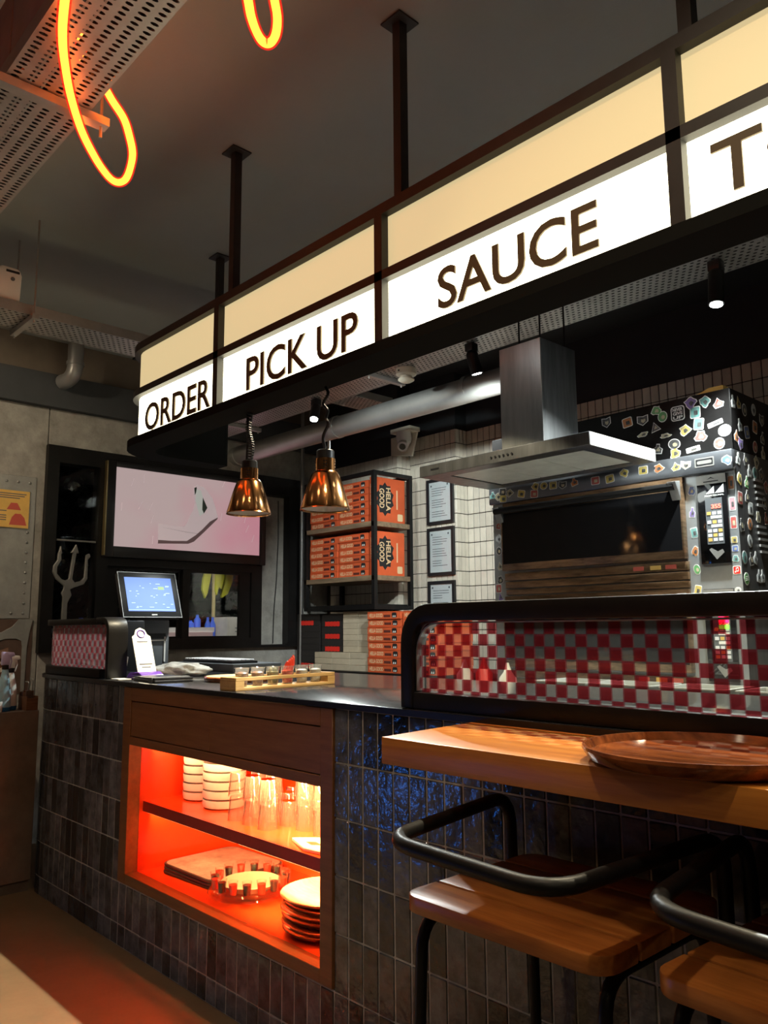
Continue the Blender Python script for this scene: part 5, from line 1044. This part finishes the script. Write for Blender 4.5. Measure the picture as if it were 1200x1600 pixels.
upright(-4.4445, 1.7435, .335, 'pair of upright orange boxes with big print on the lower shelf board')
# cream and black cartons on the back counter
cm = MB().box(0, .178, 0, .30, 0, .0435).mesh('carton', ['box_cream'], bevel=.0015, seg=1, smooth=False)
for c in range(2):
    for k in range(7):
        o = bpy.data.objects.new('flat_carton', cm); COL.objects.link(o); o.location = (-4.836+.181*c+brnd.uniform(-.001, .001), 4.04, 1.171+k*.0445); tag(o, 'cream flat carton, %s from the bottom, tall column next to %s' % (ORD[k], ('black cartons', 'orange boxes')[c]), 'carton', ('inner', 'outer')[c]+' column of cream cartons')
cm2 = MB().box(0, .212, 0, .34, 0, .0435).mesh('carton', ['box_cream'], bevel=.0015, seg=1, smooth=False)
for c in range(3):
    for k in range(3):
        o = bpy.data.objects.new('wide_carton', cm2); COL.objects.link(o); o.location = (-5.12+.2145*c, 3.985, 1.0355+k*.0450); tag(o, 'wide cream carton, %s layer, pile %s' % (('bottom', 'middle', 'top')[k], ('beside the black cartons', 'in the middle of the low row', 'beside the orange boxes')[c]), 'carton', 'low row of wide cream cartons')
for c, x in enumerate((-5.44, -5.11)):
    for k in range((9, 6)[c]):
        t = thing('black_carton', 'black carton %s red label, %s from the bottom, pile %s' % ('with' if ((k % 2 == 0) if c else (k in (0, 7))) else 'without', ORD[k], ('by the grey pipe', 'beside cream cartons')[c]), 'carton', (x, 4.05, (1.0355, 1.171)[c]+k*.0485), ('black cartons by the pipe', 'black cartons beside the cream ones')[c])
        z = (1.0355, 1.171)[c]+k*.0485
        MB().box(x, x+(.30, .255)[c], 4.05, 4.34, z, z+.0475).build('box', 'box_black', t)
        if (k % 2 == 0) if c else (k in (0, 7)):
            z0 = z+.003; MB().prism([(x+.04+.02*i, z0+.040-.004*(i % 2)) for i in range(10)]+[(x+.04+.02*i, z0+.004*(i % 2)) for i in range(9, -1, -1)], 4.0494, 4.05, 'y').build('label_band', 'red', t)
# framed certificates
for i, (z0, z1, lab) in enumerate(((2.152, 2.512, 'top'), (1.752, 2.126, 'middle'), (1.345, 1.710, 'bottom'))):
    t = thing('certificate_frame', '%s black framed certificate of the column on white tiles' % lab, 'certificate', (-4.255, 4.55, z0)); a, b, y0 = -4.395, -4.115, 4.532
    MB().sweep([(a, z0), (b, z0), (b, z1), (a, z1)], .0, .024, y0, 4.554, 'xz', closed=True).build('frame', 'black_plastic', t)
    MB().box(a+.022, b-.022, y0+.010, y0+.012, z0+.022, z1-.022).build('sheet', 'paper', t)
    q = MB(); rr = random.Random(i)
    for k in range(13):
        z = z1-.075-k*.0185; u = a+.05; 
        if k in (4, 9): continue
        q.box(u, u+rr.uniform(.09, .17), y0+.0094, y0+.010, z-.0022, z+.0022)
    for x in (a+.045, b-.06): q.prism([(x+.009*math.cos(j), z1-.052+.009*math.sin(j)) for j in range(6)], y0+.0094, y0+.010, 'y')
    q.build('print', 'ink', t)
    MB().box(a+.022, b-.022, y0+.006, y0+.0066, z0+.022, z1-.022).build('pane', 'glass', t)
# wall socket plate beside the chimney
tag(MB().box(-3.62, -3.52, YB2-.026, YB2-.0115, 2.545, 2.615).box(-3.60, -3.54, YB2-.028, YB2-.026, 2.562, 2.60).build('wall_socket', 'black_plastic', bevel=.003), 'small black wall plate on the white tiles beside the chimney', 'wall plate')
# ---- unseen ceiling lamps added to brighten the dining side
def fill_lamp(label, x, y, watt, size, col=(1, .80, .55), to=None):
    t = thing('fill_ceiling_lamp', label, 'added ceiling lamp', (x, y, CZ-.12))
    MB().lathe([(0, CZ-.002), (.045, CZ-.002), (.045, CZ-.12), (.038, CZ-.12), (.036, CZ-.10), (0, CZ-.10)], 20, (x, y, 0)).build('housing', 'black_metal', t, smooth=True)
    MB().lathe([(0, CZ-.103), (.034, CZ-.103), (.034, CZ-.101), (0, CZ-.101)], 20, (x, y, 0)).build('lens', glow('fill_lamp_lens', (1, .85, .6), 20), t)
    spot('beam', (x, y, CZ-.13), to or (x, y, 0), watt, size, .6, col, .04, t)
fill_lamp('unseen ceiling lamp added over the bar stools', -.6, .55, 42, 120, to=(-.8, 1.2, .7))
fill_lamp('unseen ceiling lamp added over the dining floor', -1.6, -.6, 12, 150)
fill_lamp('unseen ceiling lamp added to brighten the left wall', -4.3, .1, 110, 75, to=(-5.5, 1.5, 2.1))
fill_lamp('unseen ceiling lamp added over the far dining corner', -3.4, -1.6, 12, 150)
fill_lamp('unseen ceiling lamp added by the right wall', 1.4, -.4, 25, 150)
